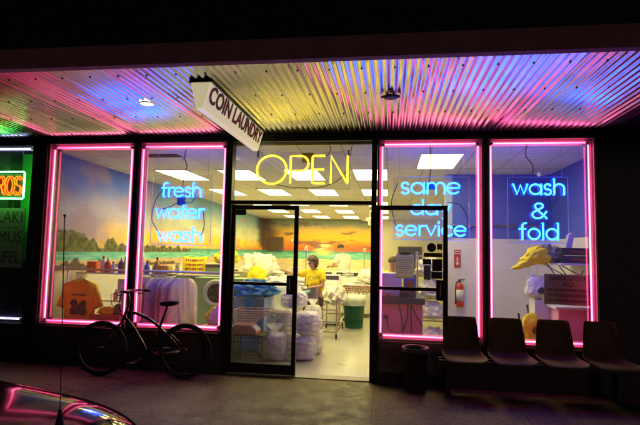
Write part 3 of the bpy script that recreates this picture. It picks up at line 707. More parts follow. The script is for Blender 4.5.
ch = thing('cafe_chair', 'dark wooden chair in the dim eatery', 'chair', (-5.75, 1.1, 0.006))
g = B(); box(g, -0.2, 0.2, -0.2, 0.2, 0.43, 0.46, 0.01); obj('seat', g, M['brown'], ch)
g = B(); box(g, -0.2, 0.2, 0.18, 0.21, 0.6, 0.95, 0.01); obj('backrest', g, M['brown'], ch)
for a in (-0.18, 0.18):
    for b_, h in ((-0.18, 0.43), (0.195, 0.95)):
        g = B(); tube(g, [(a, b_, 0), (a, b_, h)], 0.016, 6); obj('leg', g, M['brown'], ch)

# ------------------------------------------------------------------ ceiling lights
def troffer():
    t = thing('ceiling_light', '', 'ceiling light')
    g = B(); w_, l_ = 0.61, 1.22
    box(g, 0, w_, 0, 0.02, -0.012, 0.0); box(g, 0, w_, l_ - 0.02, l_, -0.012, 0.0); box(g, 0, 0.02, 0.02, l_ - 0.02, -0.012, 0.0); box(g, w_ - 0.02, w_, 0.02, l_ - 0.02, -0.012, 0.0)
    obj('frame', g, M['white'], t)
    g = B(); box(g, 0.02, w_ - 0.02, 0.02, l_ - 0.02, -0.010, -0.003); obj('diffuser', g, M['lamp'], t)
    return t
T0 = troffer(); used = False
cols = [(-4.22, 'leftmost'), (-3.05, 'second from left'), (-1.85, 'third from left'), (-0.65, 'rightmost')]
rows = [(2.0, 'first row behind the window'), (4.65, 'second row from the window'), (7.4, 'third row from the window'), (10.1, 'fourth row from the window'), (12.8, 'row nearest the sunset wall')]
for ry, rn in rows:
    for cx, cn in cols:
        lab = 'fluorescent ceiling panel, %s in the %s' % (cn, rn)
        if not used: T0.location = (cx, ry, 2.999); T0['label'] = lab; T0['group'] = 'fluorescent ceiling panels'; used = True
        else: dup(T0, (cx, ry, 2.999), 0, lab, 'fluorescent ceiling panels')
dup(T0, (0.42, 0.72, 2.999), 0, 'single fluorescent ceiling panel above the same day service sign', 'fluorescent ceiling panels')

# ------------------------------------------------------------------ people
def skinned(name, nodes, edges, m, parent, root=0, sub=2):
    """One continuous surface grown over a skeleton; nodes = {key: (co, radius or (rx, ry))}."""
    keys = list(nodes); idx = {k: i for i, k in enumerate(keys)}
    me = bpy.data.meshes.new(name); me.from_pydata([nodes[k][0] for k in keys], [(idx[a], idx[b]) for a, b in edges], [])
    o = bpy.data.objects.new(name, me); C.objects.link(o); o.parent = parent
    md = o.modifiers.new('skin', 'SKIN'); md.use_smooth_shade = True
    if not me.skin_vertices: pass
    sv = me.skin_vertices[0].data
    for k in keys:
        r = nodes[k][1]; sv[idx[k]].radius = r if isinstance(r, tuple) else (r, r)
        sv[idx[k]].use_root = (idx[k] == root)
    ss = o.modifiers.new('sub', 'SUBSURF'); ss.levels = sub; ss.render_levels = sub
    dg = bpy.context.evaluated_depsgraph_get(); nm = bpy.data.meshes.new_from_object(o.evaluated_get(dg))
    o.modifiers.clear(); o.data = nm; nm.materials.clear(); nm.materials.append(m); nm.polygons.foreach_set('use_smooth', [True] * len(nm.polygons))
    return o
def hand(nodes, edges, tagk, wrist, d, side, curl):
    d = Vector(d).normalized(); side = Vector(side).normalized(); n = d.cross(side).normalized(); w = Vector(wrist)
    nodes[tagk + 'palm'] = (tuple(w + d * 0.055), (0.030, 0.017)); edges.append((tagk + 'wrist', tagk + 'palm'))
    for i, (off, ln) in enumerate(((-0.028, 0.062), (-0.010, 0.074), (0.010, 0.070), (0.027, 0.054))):
        a = w + d * 0.092 + side * off; b = a + d * ln * 0.5 + n * curl * 0.3 * ln; c = b + d * ln * 0.4 + n * curl * ln * 0.6
        for k, p, r in (('a', a, 0.0095), ('b', b, 0.0085), ('c', c, 0.007)): nodes[tagk + 'f%d' % i + k] = (tuple(p), r)
        edges += [(tagk + 'palm', tagk + 'f%da' % i), (tagk + 'f%da' % i, tagk + 'f%db' % i), (tagk + 'f%db' % i, tagk + 'f%dc' % i)]
    a = w + d * 0.04 - side * 0.034; b = a + d * 0.032 - side * 0.016; 
    nodes[tagk + 'ta'] = (tuple(a), 0.0105); nodes[tagk + 'tb'] = (tuple(b), 0.0085); edges += [(tagk + 'palm', tagk + 'ta'), (tagk + 'ta', tagk + 'tb')]
def person(label, loc, rz, J, shirt, lower, hairmat, hairlong, lowlen, apron=None, sc_=1.0, pr_=False):
    """J: joint positions in metres, person facing -Y."""
    root = thing('person', label, 'person', loc, rz, None)
    N = {}; E = []
    V = {k: Vector(v) for k, v in J.items()}
    N['pelvis'] = (J['pelvis'], (0.145, 0.105)); N['waist'] = (J['waist'], (0.125, 0.09)); N['chest'] = (J['chest'], (0.150, 0.10)); N['neck'] = (J['neck'], (0.05, 0.05)); E += [('pelvis', 'waist'), ('waist', 'chest'), ('chest', 'neck')]
    hd = (V['head'] - V['neck']).normalized(); fw = V['look'].normalized()
    N['jaw'] = (tuple(V['head'] - hd * 0.075 + fw * 0.018), (0.056, 0.062)); N['head'] = (tuple(V['head'] - hd * 0.01), (0.073, 0.086)); N['crown'] = (tuple(V['head'] + hd * 0.065 - fw * 0.01), (0.066, 0.078))
    E += [('neck', 'jaw'), ('jaw', 'head'), ('head', 'crown')]
    for s in 'LR':
        N[s + 'sh'] = (J[s + 'sh'], 0.052); N[s + 'el'] = (J[s + 'el'], 0.040); N[s + 'wrist'] = (J[s + 'wr'], 0.026)
        E += [('chest', s + 'sh'), (s + 'sh', s + 'el'), (s + 'el', s + 'wrist')]
        d = V[s + 'wr'] - V[s + 'el']; hand(N, E, s, J[s + 'wr'], d + Vector((0, 0, -0.05)), d.cross(Vector((0, 0, 1))), 0.6)
        N[s + 'hip'] = (J[s + 'hip'], 0.085); N[s + 'kn'] = (J[s + 'kn'], 0.056); N[s + 'ca'] = (tuple(V[s + 'kn'].lerp(V[s + 'an'], 0.35) + Vector((0, 0.012, 0))), 0.052); N[s + 'an'] = (J[s + 'an'], 0.036); N[s + 'toe'] = (tuple(V[s + 'an'] + Vector((0, -0.15, -0.045))), (0.034, 0.024))
        E += [('pelvis', s + 'hip'), (s + 'hip', s + 'kn'), (s + 'kn', s + 'ca'), (s + 'ca', s + 'an'), (s + 'an', s + 'toe')]
    skinned('body', N, E, M['skin'], root)
    # face
    right = fw.cross(hd).normalized(); hc = V['head']
    for sx in (-1, 1):
        g = B(); blob(g, tuple(hc + fw * 0.082 + right * sx * 0.031 + hd * 0.008), 0.011, 0.008, 0.008, 0, sub=2); obj('eye', g, M['eye'], root, True)
        g = B(); blob(g, tuple(hc + right * sx * 0.078 - hd * 0.005), 0.013, 0.018, 0.030, 0.05, sub=2); obj('ear', g, M['skin'], root, True)
    g = B(); tube(g, [hc + fw * 0.083 + hd * 0.012, hc + fw * 0.105 - hd * 0.022, hc + fw * 0.085 - hd * 0.030], [0.009, 0.014, 0.008], 8); obj('nose', g, M['skin'], root, True)
    g = B(); blob(g, tuple(hc + fw * 0.078 - hd * 0.062), 0.024, 0.010, 0.008, 0, sub=2); obj('mouth', g, M['lip'], root, True)
    # hair cap: a shell over the back and top of the skull
    t = bmesh.new(); bmesh.ops.create_icosphere(t, subdivisions=4, radius=1)
    kill = []
    for v in t.verts:
        p = v.co.copy(); f_ = p.y; u_ = p.z     # local: x=right, y=front, z=up
        limit = -0.15 if not hairlong else -0.95
        if (f_ > 0.30 and u_ < 0.35) or (u_ < limit and f_ > -0.9) or (hairlong and f_ > 0.1 and u_ < 0.1 and abs(p.x) < 0.75): kill.append(v); continue
        k = 1.0 + 0.10 * noise.noise(p * 4) + 0.05 * noise.noise(p * 11)
        hv = 1.22 if hairlong else 1.0
        q = right * (p.x * 0.088 * k * hv) + fw * (p.y * 0.102 * k * (hv * 0.5 + 0.5) - 0.008) + hd * (p.z * (0.108 * (hv * 0.5 + 0.5) if u_ > 0 else (0.15 if hairlong else 0.105)) * k + 0.018)
        v.co = hc + q
    bmesh.ops.delete(t, geom=kill, context='VERTS'); obj('hair', t, hairmat, root, True)
    # shirt, a little wider than the body, ends at the hips and mid upper arm
    S = {'hem': (tuple(V['pelvis'] + Vector((0, 0, 0.03))), (0.180, 0.138)), 'waist': (J['waist'], (0.178, 0.140)), 'chest': (J['chest'], (0.195, 0.145)), 'nb': (tuple(V['chest'].lerp(V['neck'], 0.86)), (0.078, 0.068))}
    SE = [('hem', 'waist'), ('waist', 'chest'), ('chest', 'nb')]
    for s in 'LR':
        S[s + 'sh'] = (J[s + 'sh'], 0.078); S[s + 'sl'] = (tuple(V[s + 'sh'].lerp(V[s + 'el'], 0.72)), 0.068); SE += [('chest', s + 'sh'), (s + 'sh', s + 'sl')]
    sh_ = skinned('tshirt', S, SE, shirt, root, 0, 3)
    for v in sh_.data.vertices:
        p = v.co * 7; k = (1 - abs(noise.noise(p + Vector((3, 1, 2)))) * 2) * 0.010 + 0.008 * noise.noise(p * 2.3)
        v.co = v.co + v.normal * k
    if pr_:
        for (x, z, mm) in ((-0.09, -0.06, 'ink'), (-0.045, -0.09, 'redsign'), (-0.005, -0.065, 'ink'), (0.0, 0.06, 'offwhite')):
            g = B(); blob(g, (V['waist'].x + x, V['waist'].y - 0.128, V['waist'].z + 0.06 + z), 0.024, 0.012, 0.022, 0.2, 3, 2, 2); obj('shirt_print', g, M[mm], root, True)
    T = {'top': (tuple(V['pelvis'] + Vector((0, 0, 0.06))), (0.155, 0.115)), 'pelvis': (J['pelvis'], (0.165, 0.12))}
    TE = [('top', 'pelvis')]
    for s in 'LR':
        T[s + 'hip'] = (J[s + 'hip'], 0.100); T[s + 'kn'] = (tuple(V[s + 'hip'].lerp(V[s + 'kn'], min(1, lowlen))), 0.082); TE += [('pelvis', s + 'hip'), (s + 'hip', s + 'kn')]
        if lowlen > 1: T[s + 'an'] = (tuple(V[s + 'an'] + Vector((0, 0, 0.02))), 0.058); TE += [(s + 'kn', s + 'an')]
    skinned('shorts' if lowlen <= 1 else 'trousers', T, TE, lower, root, 1)
    for s in 'LR':
        g = B(); a = V[s + 'an']; blob(g, tuple(a + Vector((0, -0.07, -0.035))), 0.050, 0.135, 0.055, 0.04, sub=3, flat=0.55); obj('shoe', g, M['ink'] if lowlen > 1 else M['white'], root, True)
    if apron:
        v, f = grid(10, 8, lambda s, t: (V['pelvis'].x - 0.17 + 0.34 * s, V['pelvis'].y - 0.155 - 0.04 * math.sin(PI * s) - 0.01 * math.sin(9 * s), V['pelvis'].z + 0.13 - 0.30 * t))
        a = obj('apron', (v, f), apron, root, True); sd = a.modifiers.new('s', 'SOLIDIFY'); sd.thickness = 0.008
    root.scale = (sc_, sc_, sc_)
    return root
# woman in the yellow shirt: right arm (viewer's left) reaching out, left hand on the table
person('woman in a yellow t-shirt and shorts folding laundry at a table', (-1.37, 2.95, 0.004), R(-28), dict(
    pelvis=(0.0, 0.02, 0.80), waist=(0.0, 0.0, 0.95), chest=(0, -0.03, 1.13), neck=(0, -0.05, 1.25), head=(-0.01, -0.09, 1.385), look=(-0.25, -0.9, -0.35),
    Rsh=(-0.155, -0.03, 1.185), Rel=(-0.34, -0.20, 1.14), Rwr=(-0.50, -0.36, 1.23), Lsh=(0.155, -0.01, 1.185), Lel=(0.21, -0.06, 0.95), Lwr=(0.03, -0.24, 0.92),
    Rhip=(-0.085, 0.02, 0.74), Rkn=(-0.09, 0.0, 0.42), Ran=(-0.09, 0.03, 0.075), Lhip=(0.085, 0.02, 0.74), Lkn=(0.09, 0.0, 0.42), Lan=(0.09, 0.03, 0.075)),
    M['yshirt'], M['darkshorts'], M['hairg'], True, 0.62, M['grey'], 1.0, True)
person('man in a white t-shirt standing behind the washers before the mural', (-1.24, 7.35, 0.004), R(-125), dict(
    pelvis=(0.0, 0.02, 0.90), waist=(0.0, 0.0, 1.08), chest=(0, -0.04, 1.30), neck=(0, -0.07, 1.45), head=(0, -0.13, 1.585), look=(0, -0.85, -0.45),
    Rsh=(-0.19, -0.04, 1.37), Rel=(-0.25, -0.16, 1.13), Rwr=(-0.16, -0.40, 1.12), Lsh=(0.19, -0.04, 1.37), Lel=(0.25, -0.16, 1.13), Lwr=(0.12, -0.40, 1.12),
    Rhip=(-0.095, 0.02, 0.83), Rkn=(-0.10, 0.0, 0.46), Ran=(-0.10, 0.04, 0.08), Lhip=(0.095, 0.02, 0.83), Lkn=(0.10, 0.0, 0.46), Lan=(0.10, 0.04, 0.08)),
    M['wshirt'], M['jeans'], M['hair'], False, 1.5, None, 1.06)
person('person in a yellow t-shirt half hidden behind the white box on the counter', (-0.02, 2.75, 0.004), R(60), dict(
    pelvis=(0.0, 0.02, 0.80), waist=(0.0, 0.0, 0.95), chest=(0, -0.04, 1.15), neck=(0, -0.07, 1.28), head=(0, -0.11, 1.405), look=(0, -0.9, -0.3),
    Rsh=(-0.17, -0.03, 1.20), Rel=(-0.23, -0.10, 0.98), Rwr=(-0.12, -0.30, 0.95), Lsh=(0.17, -0.03, 1.20), Lel=(0.23, -0.10, 0.98), Lwr=(0.12, -0.30, 0.95),
    Rhip=(-0.09, 0.02, 0.74), Rkn=(-0.10, 0.0, 0.42), Ran=(-0.10, 0.03, 0.075), Lhip=(0.09, 0.02, 0.74), Lkn=(0.10, 0.0, 0.42), Lan=(0.10, 0.03, 0.075)),
    M['yshirt'], M['jeans'], M['hair'], False, 1.5)

# ------------------------------------------------------------------ laundry bags
def softbox(bm, w, d, h, seed, crease, sub=5, p=3.2, z0=0.0):
    """A crumpled, boxy bag: a superellipsoid with ridged folds, standing on z0."""
    t = bmesh.new(); bmesh.ops.create_icosphere(t, subdivisions=sub, radius=1)
    o = Vector((seed * 5.1, seed * 2.3, seed * 0.7))
    for v in t.verts:
        n = v.co.normalized(); k = (abs(n.x) ** p + abs(n.y) ** p + abs(n.z) ** p) ** (-1 / p); q = n * k
        rg = 1 - abs(noise.noise(q * 2.6 + o)) * 2.2; r2 = 0.6 - abs(noise.noise(q * 5 + o)) * 1.2
        f = 1 + crease * (0.8 * rg + 0.4 * r2 - 0.5) + 0.06 * noise.noise(q * 1.3 + o)
        z = (q.z * f * 0.5 + 0.5) * h
        v.co = Vector((q.x * f * w / 2, q.y * f * d / 2, max(0.003, z) + z0))
    merge(bm, t); return bm
def towel_bag(label, loc, w, d, h, seed, neck=True, inner='lavender', m='plastic', grp='bags of folded towels'):
    root = thing('laundry_bag', label, 'laundry bag', loc, random.uniform(-0.3, 0.3), grp)
    if inner:
        g = B(); n = max(3, int(h / 0.075)); hh = h * 0.86 / n
        for i in range(n):
            t = bmesh.new(); bmesh.ops.create_cube(t, size=1); bmesh.ops.bevel(t, geom=t.edges[:], offset=0.30, segments=4, affect='EDGES')
            k = 0.93 + 0.04 * math.sin(seed + i * 1.9) - (0.10 if i in (0, n - 1) else 0)
            for v in t.verts: v.co = Vector((v.co.x * w * k + 0.012 * math.sin(i * 2 + seed), v.co.y * d * k, 0.012 + hh * (i + 0.5) + v.co.z * hh * 0.99 + 0.012 * math.sin(v.co.x * 6 + seed + i)))
            merge(g, t)
        obj('folded_towels', g, M[inner], root, True)
    g = B(); softbox(g, w * 1.04, d * 1.04, h * 0.95, seed, 0.10)
    b = obj('plastic_bag', g, M[m], root, True)
    if neck:
        g = B(); lathe(g, [(w * 0.30, h * 0.80), (w * 0.12, h * 0.93), (w * 0.10, h * 0.98), (w * 0.20, h * 1.10), (w * 0.30, h * 1.20), (w * 0.33, h * 1.22)], n=30, jitter=lambda i, k: 0.45 * noise.noise(Vector((k * 1.1, i * 0.5, seed))), caps=False)
        obj('knot', g, M[m], b, True)
    return root
towel_bag('knotted clear bag of folded lavender towels on the floor by the scale stool', (-1.66, 0.93, 0.004), 0.38, 0.36, 0.42, 1)
towel_bag('clear bag of lavender towels at the floor behind the door edge', (-1.27, 1.05, 0.004), 0.40, 0.38, 0.36, 2, False)
towel_bag('big lavender towel bag leaning behind the knotted bag', (-1.72, 1.62, 0.20), 0.46, 0.42, 0.48, 3, False)
towel_bag('lavender towel bag stacked on the bag behind the door edge', (-1.22, 1.12, 0.355), 0.42, 0.38, 0.36, 4, False)
towel_bag('milky topped bag at the summit of the towel bag stack', (-1.47, 1.42, 0.70), 0.38, 0.36, 0.28, 5, True)
towel_bag('milky white bag of linen on the blue bin side of the stack', (-1.70, 1.95, 0.62), 0.44, 0.40, 0.44, 6, False, None, 'milky')
towel_bag('clear crumpled bag on the floor at the right of the towel stack', (-1.15, 1.50, 0.004), 0.24, 0.32, 0.40, 7, False, 'offwhite')
towel_bag('milky bag on top right of the towel stack with a flared neck', (-1.20, 1.58, 0.395), 0.26, 0.30, 0.36, 8, True, None, 'milky')
towel_bag('lowest bag of towels hidden under the big lavender one', (-1.72, 1.66, 0.004), 0.44, 0.40, 0.20, 9, False)

# ------------------------------------------------------------------ blue bin, cloth heap, scale
bn = thing('laundry_bin', 'pale blue boxy laundry bin heaped with dark blue cloth', 'bin', (-2.17, 1.36, 0.004))
g = B(); box(g, -0.30, 0.30, -0.30, 0.30, 0.05, 0.86, 0.008); obj('bin_body', g, M['bluebin'], bn)
g = B(); box(g, 0.3002, 0.315, -0.312, 0.312, 0.03, 0.875); box(g, -0.315, 0.315, -0.312, -0.3002, 0.86, 0.885); obj('edge_trim', g, M['paleblue'], bn)
g = B(); [box(g, x - 0.03, x + 0.03, y - 0.03, y + 0.03, 0, 0.05) for x in (-0.25, 0.25) for y in (-0.25, 0.25)]; obj('foot', g, M['ink'], bn)
def heap(name, label, cat, c, rx, ry, rz, m, seed, amp=0.16, freq=2.6, drape=None, grp=None):
    g = B(); blob(g, (0, 0, rz * 0.45), rx, ry, rz, amp, freq, seed, 5, 0.55, 0.16)
    if drape: blob(g, drape[0], *drape[1], 0.14, 3, seed + 3, 4, 0, 0.2)
    o = obj(name, g, m, None, True, c); return tag(o, label, cat, grp)
heap('cloth_heap', 'crumpled dark blue cloth spilling over the pale blue bin', 'cloth', (-2.12, 1.34, 0.860), 0.36, 0.36, 0.17, M['bluecloth'], 4, 0.2, 3.2, ((0.04, -0.34, -0.03), (0.08, 0.035, 0.15)))
st = thing('stool', 'low brown metal stool holding the weighing scale', 'stool', (-1.95, 0.72, 0.004))
g = B(); box(g, -0.23, 0.23, -0.19, 0.19, 0.385, 0.405, 0.004); obj('seat', g, M['rust'], st)
for a in (-0.21, 0.21):
    for b_ in (-0.17, 0.17):
        g = B(); tube(g, [(a, b_, 0), (a, b_, 0.385)], 0.011, 6); obj('leg', g, M['rust'], st)
g = B()
for a in (-0.21, 0.21): tube(g, [(a, -0.17, 0.12), (a, 0.17, 0.12)], 0.007, 6)
for b_ in (-0.17, 0.17): tube(g, [(-0.21, b_, 0.12), (0.21, b_, 0.12)], 0.007, 6); tube(g, [(-0.21, b_, 0.30), (0.21, b_, 0.30)], 0.007, 6)
obj('stretcher', g, M['rust'], st)
scl = thing('weighing_scale', 'salmon coloured weighing scale with a flared wire basket on top', 'scale', (-2.0, 0.66, 0.410))
g = B(); prism(g, [(-0.18, 0), (0.17, 0), (0.17, 0.05), (0.09, 0.13), (-0.15, 0.13), (-0.18, 0.08)], -0.13, 0.13, 'XZ'); bmesh.ops.bevel(g, geom=g.edges[:], offset=0.008, segments=2, affect='EDGES'); obj('scale_body', g, M['pinkplastic'], scl)
g = B(); 
vs = [g.verts.new(p) for p in ((0.168, -0.10, 0.055), (0.168, 0.10, 0.055), (0.098, 0.10, 0.126), (0.098, -0.10, 0.126))]; g.faces.new(vs); bmesh.ops.translate(g, verts=g.verts[:], vec=(0.004, 0, 0.004)); obj('dial_plate', g, M['paper'], scl)
g = B()
def bring(z, w, d): return [(-0.16, -d, z), (w, -d, z), (w, d, z), (-0.16, d, z)]
for i in range(7):
    t = i / 6; tube(g, bring(0.14 + 0.20 * t, 0.10 + 0.26 * t, 0.12 + 0.05 * t), 0.0045 if i < 6 else 0.008, 6, True)
for k in range(15):
    t = k / 14; a = Vector((-0.16 + 0.26 * t, -0.12, 0.14)); b_ = Vector((-0.16 + 0.52 * t, -0.17, 0.34)); tube(g, [a, b_], 0.003, 5); tube(g, [a * 1, Vector((a.x, 0.12, 0.14)), Vector((b_.x, 0.17, 0.34))], 0.003, 5)
for k in range(7):
    y = -0.12 + 0.04 * k; tube(g, [(0.10, y, 0.14), (0.36, y * 1.4, 0.34)], 0.003, 5)
obj('wire_basket', g, M['wire'], scl)

# ------------------------------------------------------------------ tables, carts, machines in the middle of the shop
def table(label, loc, w, d, h, topm, legm, grp='work tables', lace=False):
    t = thing('folding_table', label, 'table', loc, 0, grp)
    g = B(); box(g, -w / 2, w / 2, -d / 2, d / 2, h - 0.05, h, 0.008); obj('table_top', g, topm, t)
    for a in (-1, 1):
        for b_ in (-1, 1):
            g = B(); tube(g, [(a * (w / 2 - 0.05), b_ * (d / 2 - 0.05), 0.05), (a * (w / 2 - 0.05), b_ * (d / 2 - 0.05), h - 0.05)], 0.018, 7)
            lg = obj('leg', g, legm, t); g = B(); lathe(g, [(0.012, -0.012), (0.04, -0.012), (0.04, 0.012), (0.012, 0.012)], (a * (w / 2 - 0.05), b_ * (d / 2 - 0.05), 0.04), 12, 'Y'); obj('caster', g, M['rubber'], lg)
    if lace:
        v, f = grid(60, 6, lambda s, q: (-w / 2 + w * s, -d / 2 - 0.012 - 0.006 * math.sin(s * 60), h + 0.004 - (0.17 + 0.012 * math.cos(s * 2 * PI * 12)) * q)); c = obj('lace_edging', (v, f), M['lace'], t, True)
        g = B(); box(g, -w / 2, w / 2, -d / 2 - 0.012, d / 2, h + 0.002, h + 0.012, 0.003); obj('table_cover', g, M['offwhite'], t)
    return t
def lacemat():
    m, nt, out = _nodes('patterned_lace'); b = nt.nodes.new('ShaderNodeBsdfPrincipled'); b.inputs['Roughness'].default_value = 0.9
    tc = nt.nodes.new('ShaderNodeTexCoord'); mp = nt.nodes.new('ShaderNodeMapping'); mp.inputs['Scale'].default_value = (1, 0.01, 1)
    nt.links.new(tc.outputs['Object'], mp.inputs[0]); v = nt.nodes.new('ShaderNodeTexVoronoi'); v.inputs['Scale'].default_value = 22; v.inputs['Randomness'].default_value = 0.25; nt.links.new(mp.outputs[0], v.inputs['Vector'])
    cr = nt.nodes.new('ShaderNodeValToRGB'); cr.color_ramp.elements[0].position = 0.25; cr.color_ramp.elements[0].color = (0.72, 0.66, 0.55, 1); cr.color_ramp.elements[1].position = 0.45; cr.color_ramp.elements[1].color = (0.30, 0.17, 0.10, 1)
    nt.links.new(v.outputs['Distance'], cr.inputs[0]); nt.links.new(cr.outputs[0], b.inputs['Base Color']); nt.links.new(b.outputs[0], out.inputs[0]); return m
M['lace'] = lacemat()
table('blue green folding table where the woman works', (-1.95, 2.62, 0.004), 1.05, 0.62, 0.88, M['bluetable'], M['rust'])
table('rolling table with a lace patterned cover near the green trash can', (-0.50, 5.45, 0.004), 1.10, 0.75, 0.83, M['offwhite'], M['rust'], lace=True)
table('long white work table covered with linen bags', (-3.5, 5.75, 0.004), 1.9, 0.8, 0.88, M['white'], M['rust'])
heap('linen_heap', 'white sheet piled on the blue green folding table', 'linen', (-1.92, 2.60, 0.886), 0.40, 0.24, 0.16, M['offwhite'], 11, 0.18, 3)
heap('linen_heap', 'white cloth heap on the lace covered table', 'linen', (-0.34, 5.45, 0.846), 0.36, 0.26, 0.26, M['offwhite'], 12, 0.15, 2.5)
heap('linen_heap', 'huge pile of white and pinkish plastic bags on the far table', 'linen', (-3.18, 5.75, 0.886), 0.42, 0.34, 0.40, M['offwhite'], 13, 0.26, 2.2)
heap('cloth_heap', 'bright yellow cloth bundle on the left end of the far table', 'cloth', (-2.95, 4.6, 0.884), 0.21, 0.2, 0.23, M['yellow'], 14, 0.14, 2.2)
table('small white table carrying the yellow bundle', (-3.1, 4.6, 0.004), 0.9, 0.6, 0.88, M['white'], M['rust'])
g = B(); box(g, -3.52, -3.24, 4.5, 4.8, 0.885, 1.10, 0.006); tag(obj('carton', g, M['card']), 'plain brown carton left of the yellow cloth bundle', 'box')
for i, (x, y, z, w_, h_, mm, lab) in enumerate((
        (-1.05, 6.55, 0.952, 0.30, 0.16, 'white', 'stack of folded white sheets on the washer in front of the man'),
        (-1.80, 6.50, 0.952, 0.34, 0.10, 'offwhite', 'low stack of folded cream towels on the washer behind the woman'),
        (-0.75, 5.35, 0.850, 0.26, 0.07, 'paper', 'thin stack of folded cloths at the left of the lace covered table'),
        (-2.45, 6.50, 0.952, 0.36, 0.22, 'lavender', 'tall stack of folded lilac towels on a washer near the yellow bundle'),
        (-4.00, 5.65, 0.886, 0.34, 0.26, 'offwhite', 'stack of folded towels at the left end of the long white table'),
        (-2.72, 5.62, 0.886, 0.30, 0.18, 'white', 'stack of folded white towels at the right end of the long white table'),
        (-2.30, 2.55, 0.886, 0.26, 0.10, 'white', 'folded white linen at the left of the blue green table'))):
    fs_ = thing('folded_stack', lab, 'folded linen', (x, y, z), R(random.uniform(-12, 12)), 'stacks of folded linen')
    n = max(2, int(h_ / 0.035))
    g = B()
    for k in range(n):
        t = bmesh.new(); bmesh.ops.create_cube(t, size=1); bmesh.ops.bevel(t, geom=t.edges[:], offset=0.28, segments=3, affect='EDGES')
        for v in t.verts: v.co = Vector((v.co.x * w_ * (0.95 + 0.05 * math.sin(k * 3.1 + i)) + 0.01 * math.sin(k * 5), v.co.y * w_ * 0.75, h_ / n * (k + 0.5) + v.co.z * h_ / n * 0.98))
        merge(g, t)
    obj('folded_layers', g, M[mm], fs_, True)
bk_ = thing('laundry_basket', 'white slatted laundry basket on the floor beside the lone white washer', 'basket', (-1.95, 4.55, 0.004))
g = B(); lathe(g, [(0.19, 0.0), (0.20, 0.01), (0.26, 0.36), (0.28, 0.365), (0.28, 0.38), (0.25, 0.375), (0.18, 0.03), (0.001, 0.02)], n=36); obj('basket_body', g, M['white'], bk_, True)
heap('linen_heap', 'white towels filling the laundry basket', 'linen', (-1.95, 4.55, 0.30), 0.22, 0.22, 0.20, M['offwhite'], 81, 0.2, 3)
# hanger poles
for x, y, lab in ((-1.62, 3.3, 'thin garment pole with a white hook beside the woman'), (-0.62, 6.05, 'thin garment pole with a white hook behind the lace covered table')):
    p = thing('garment_pole', lab, 'pole', (x, y, 0.004), 0, 'thin garment poles')
    g = B(); lathe(g, [(0.14, 0), (0.14, 0.02), (0.02, 0.03), (0.012, 0.04)], n=18); obj('base', g, M['rust'], p)
    g = B(); tube(g, [(0, 0, 0.03), (0, 0, 1.60)], 0.011, 8); obj('pole', g, M['chrome'], p)
    g = B(); tube(g, [(0.028 * math.cos(a), 0, 1.63 + 0.028 * math.sin(a)) for a in [R(-90 + 300 * i / 12) for i in range(13)]], 0.010, 7); blob(g, (0.01, 0, 1.68), 0.02, 0.015, 0.02, 0.1, sub=2); obj('hook', g, M['white'], p)
# washers
def washer(label):
    t = thing('washing_machine', label, 'washing machine', (0, 0, 0.004), 0, 'white top loading washers')
    g = B(); box(g, -0.335, 0.335, -0.33, 0.33, 0.04, 0.92, 0.02); obj('cabinet', g, M['white'], t)
    g = B(); box(g, -0.335, 0.335, 0.16, 0.33, 0.9202, 1.07, 0.015); cn = obj('console', g, M['white'], t)
    g = B(); box(g, -0.29, 0.29, 0.152, 0.159, 0.955, 1.045, 0.002); obj('control_panel', g, M['ink'], cn)
    g = B(); box(g, -0.27, 0.27, -0.30, 0.14, 0.9202, 0.94, 0.012); obj('lid', g, M['white'], t)
    g = B(); [box(g, x - 0.03, x + 0.03, y - 0.03, y + 0.03, 0, 0.04) for x in (-0.28, 0.28) for y in (-0.27, 0.27)]; obj('foot', g, M['ink'], t)
    return t
W0 = washer('white top loading washer, leftmost of the row before the mural'); W0.location = (-4.6, 6.62, 0.004)
for i, (x, lab) in enumerate(((-3.9, 'second from left'), (-3.2, 'third from left'), (-2.5, 'fourth from left'), (-1.8, 'fifth from left'), (-1.1, 'sixth from left, in front of the man'), (-0.4, 'rightmost, behind the lace table'))):
    dup(W0, (x, 6.62, 0.004), 0, 'white washer in the row before the mural, ' + lab)
dup(W0, (-1.42, 4.72, 0.004), 0, 'white washer standing alone behind the chrome cart')
# chrome cart
ct = thing('laundry_cart', 'low chrome laundry cart draped with white cloth behind the woman', 'cart', (-1.12, 3.45, 0.004))
g = B()
for z in (0.12, 0.30, 0.52): tube(g, [(-0.17, -0.62, z), (0.17, -0.62, z), (0.17, 0.62, z), (-0.17, 0.62, z)], 0.012, 7, True)
for x in (-0.17, 0.17):
    for y in (-0.62, 0.0, 0.62): tube(g, [(x, y, 0.07), (x, y, 0.72 if y else 0.52)], 0.012, 7)
for z in (0.62, 0.72): tube(g, [(-0.17, 0.62, z), (0.17, 0.62, z)], 0.01, 7)
obj('cart_frame', g, M['chrome'], ct)
for x in (-0.17, 0.17):
    for y in (-0.62, 0.62):
        g = B(); lathe(g, [(0.012, -0.014), (0.045, -0.014), (0.045, 0.014), (0.012, 0.014)], (x, y, 0.045), 14, 'X'); obj('wheel', g, M['rubber'], ct, False)
heap('cloth_heap', 'white cloth bag hanging in the chrome cart', 'cloth', (-1.10, 3.75, 0.535), 0.22, 0.34, 0.28, M['offwhite'], 21, 0.2, 3)
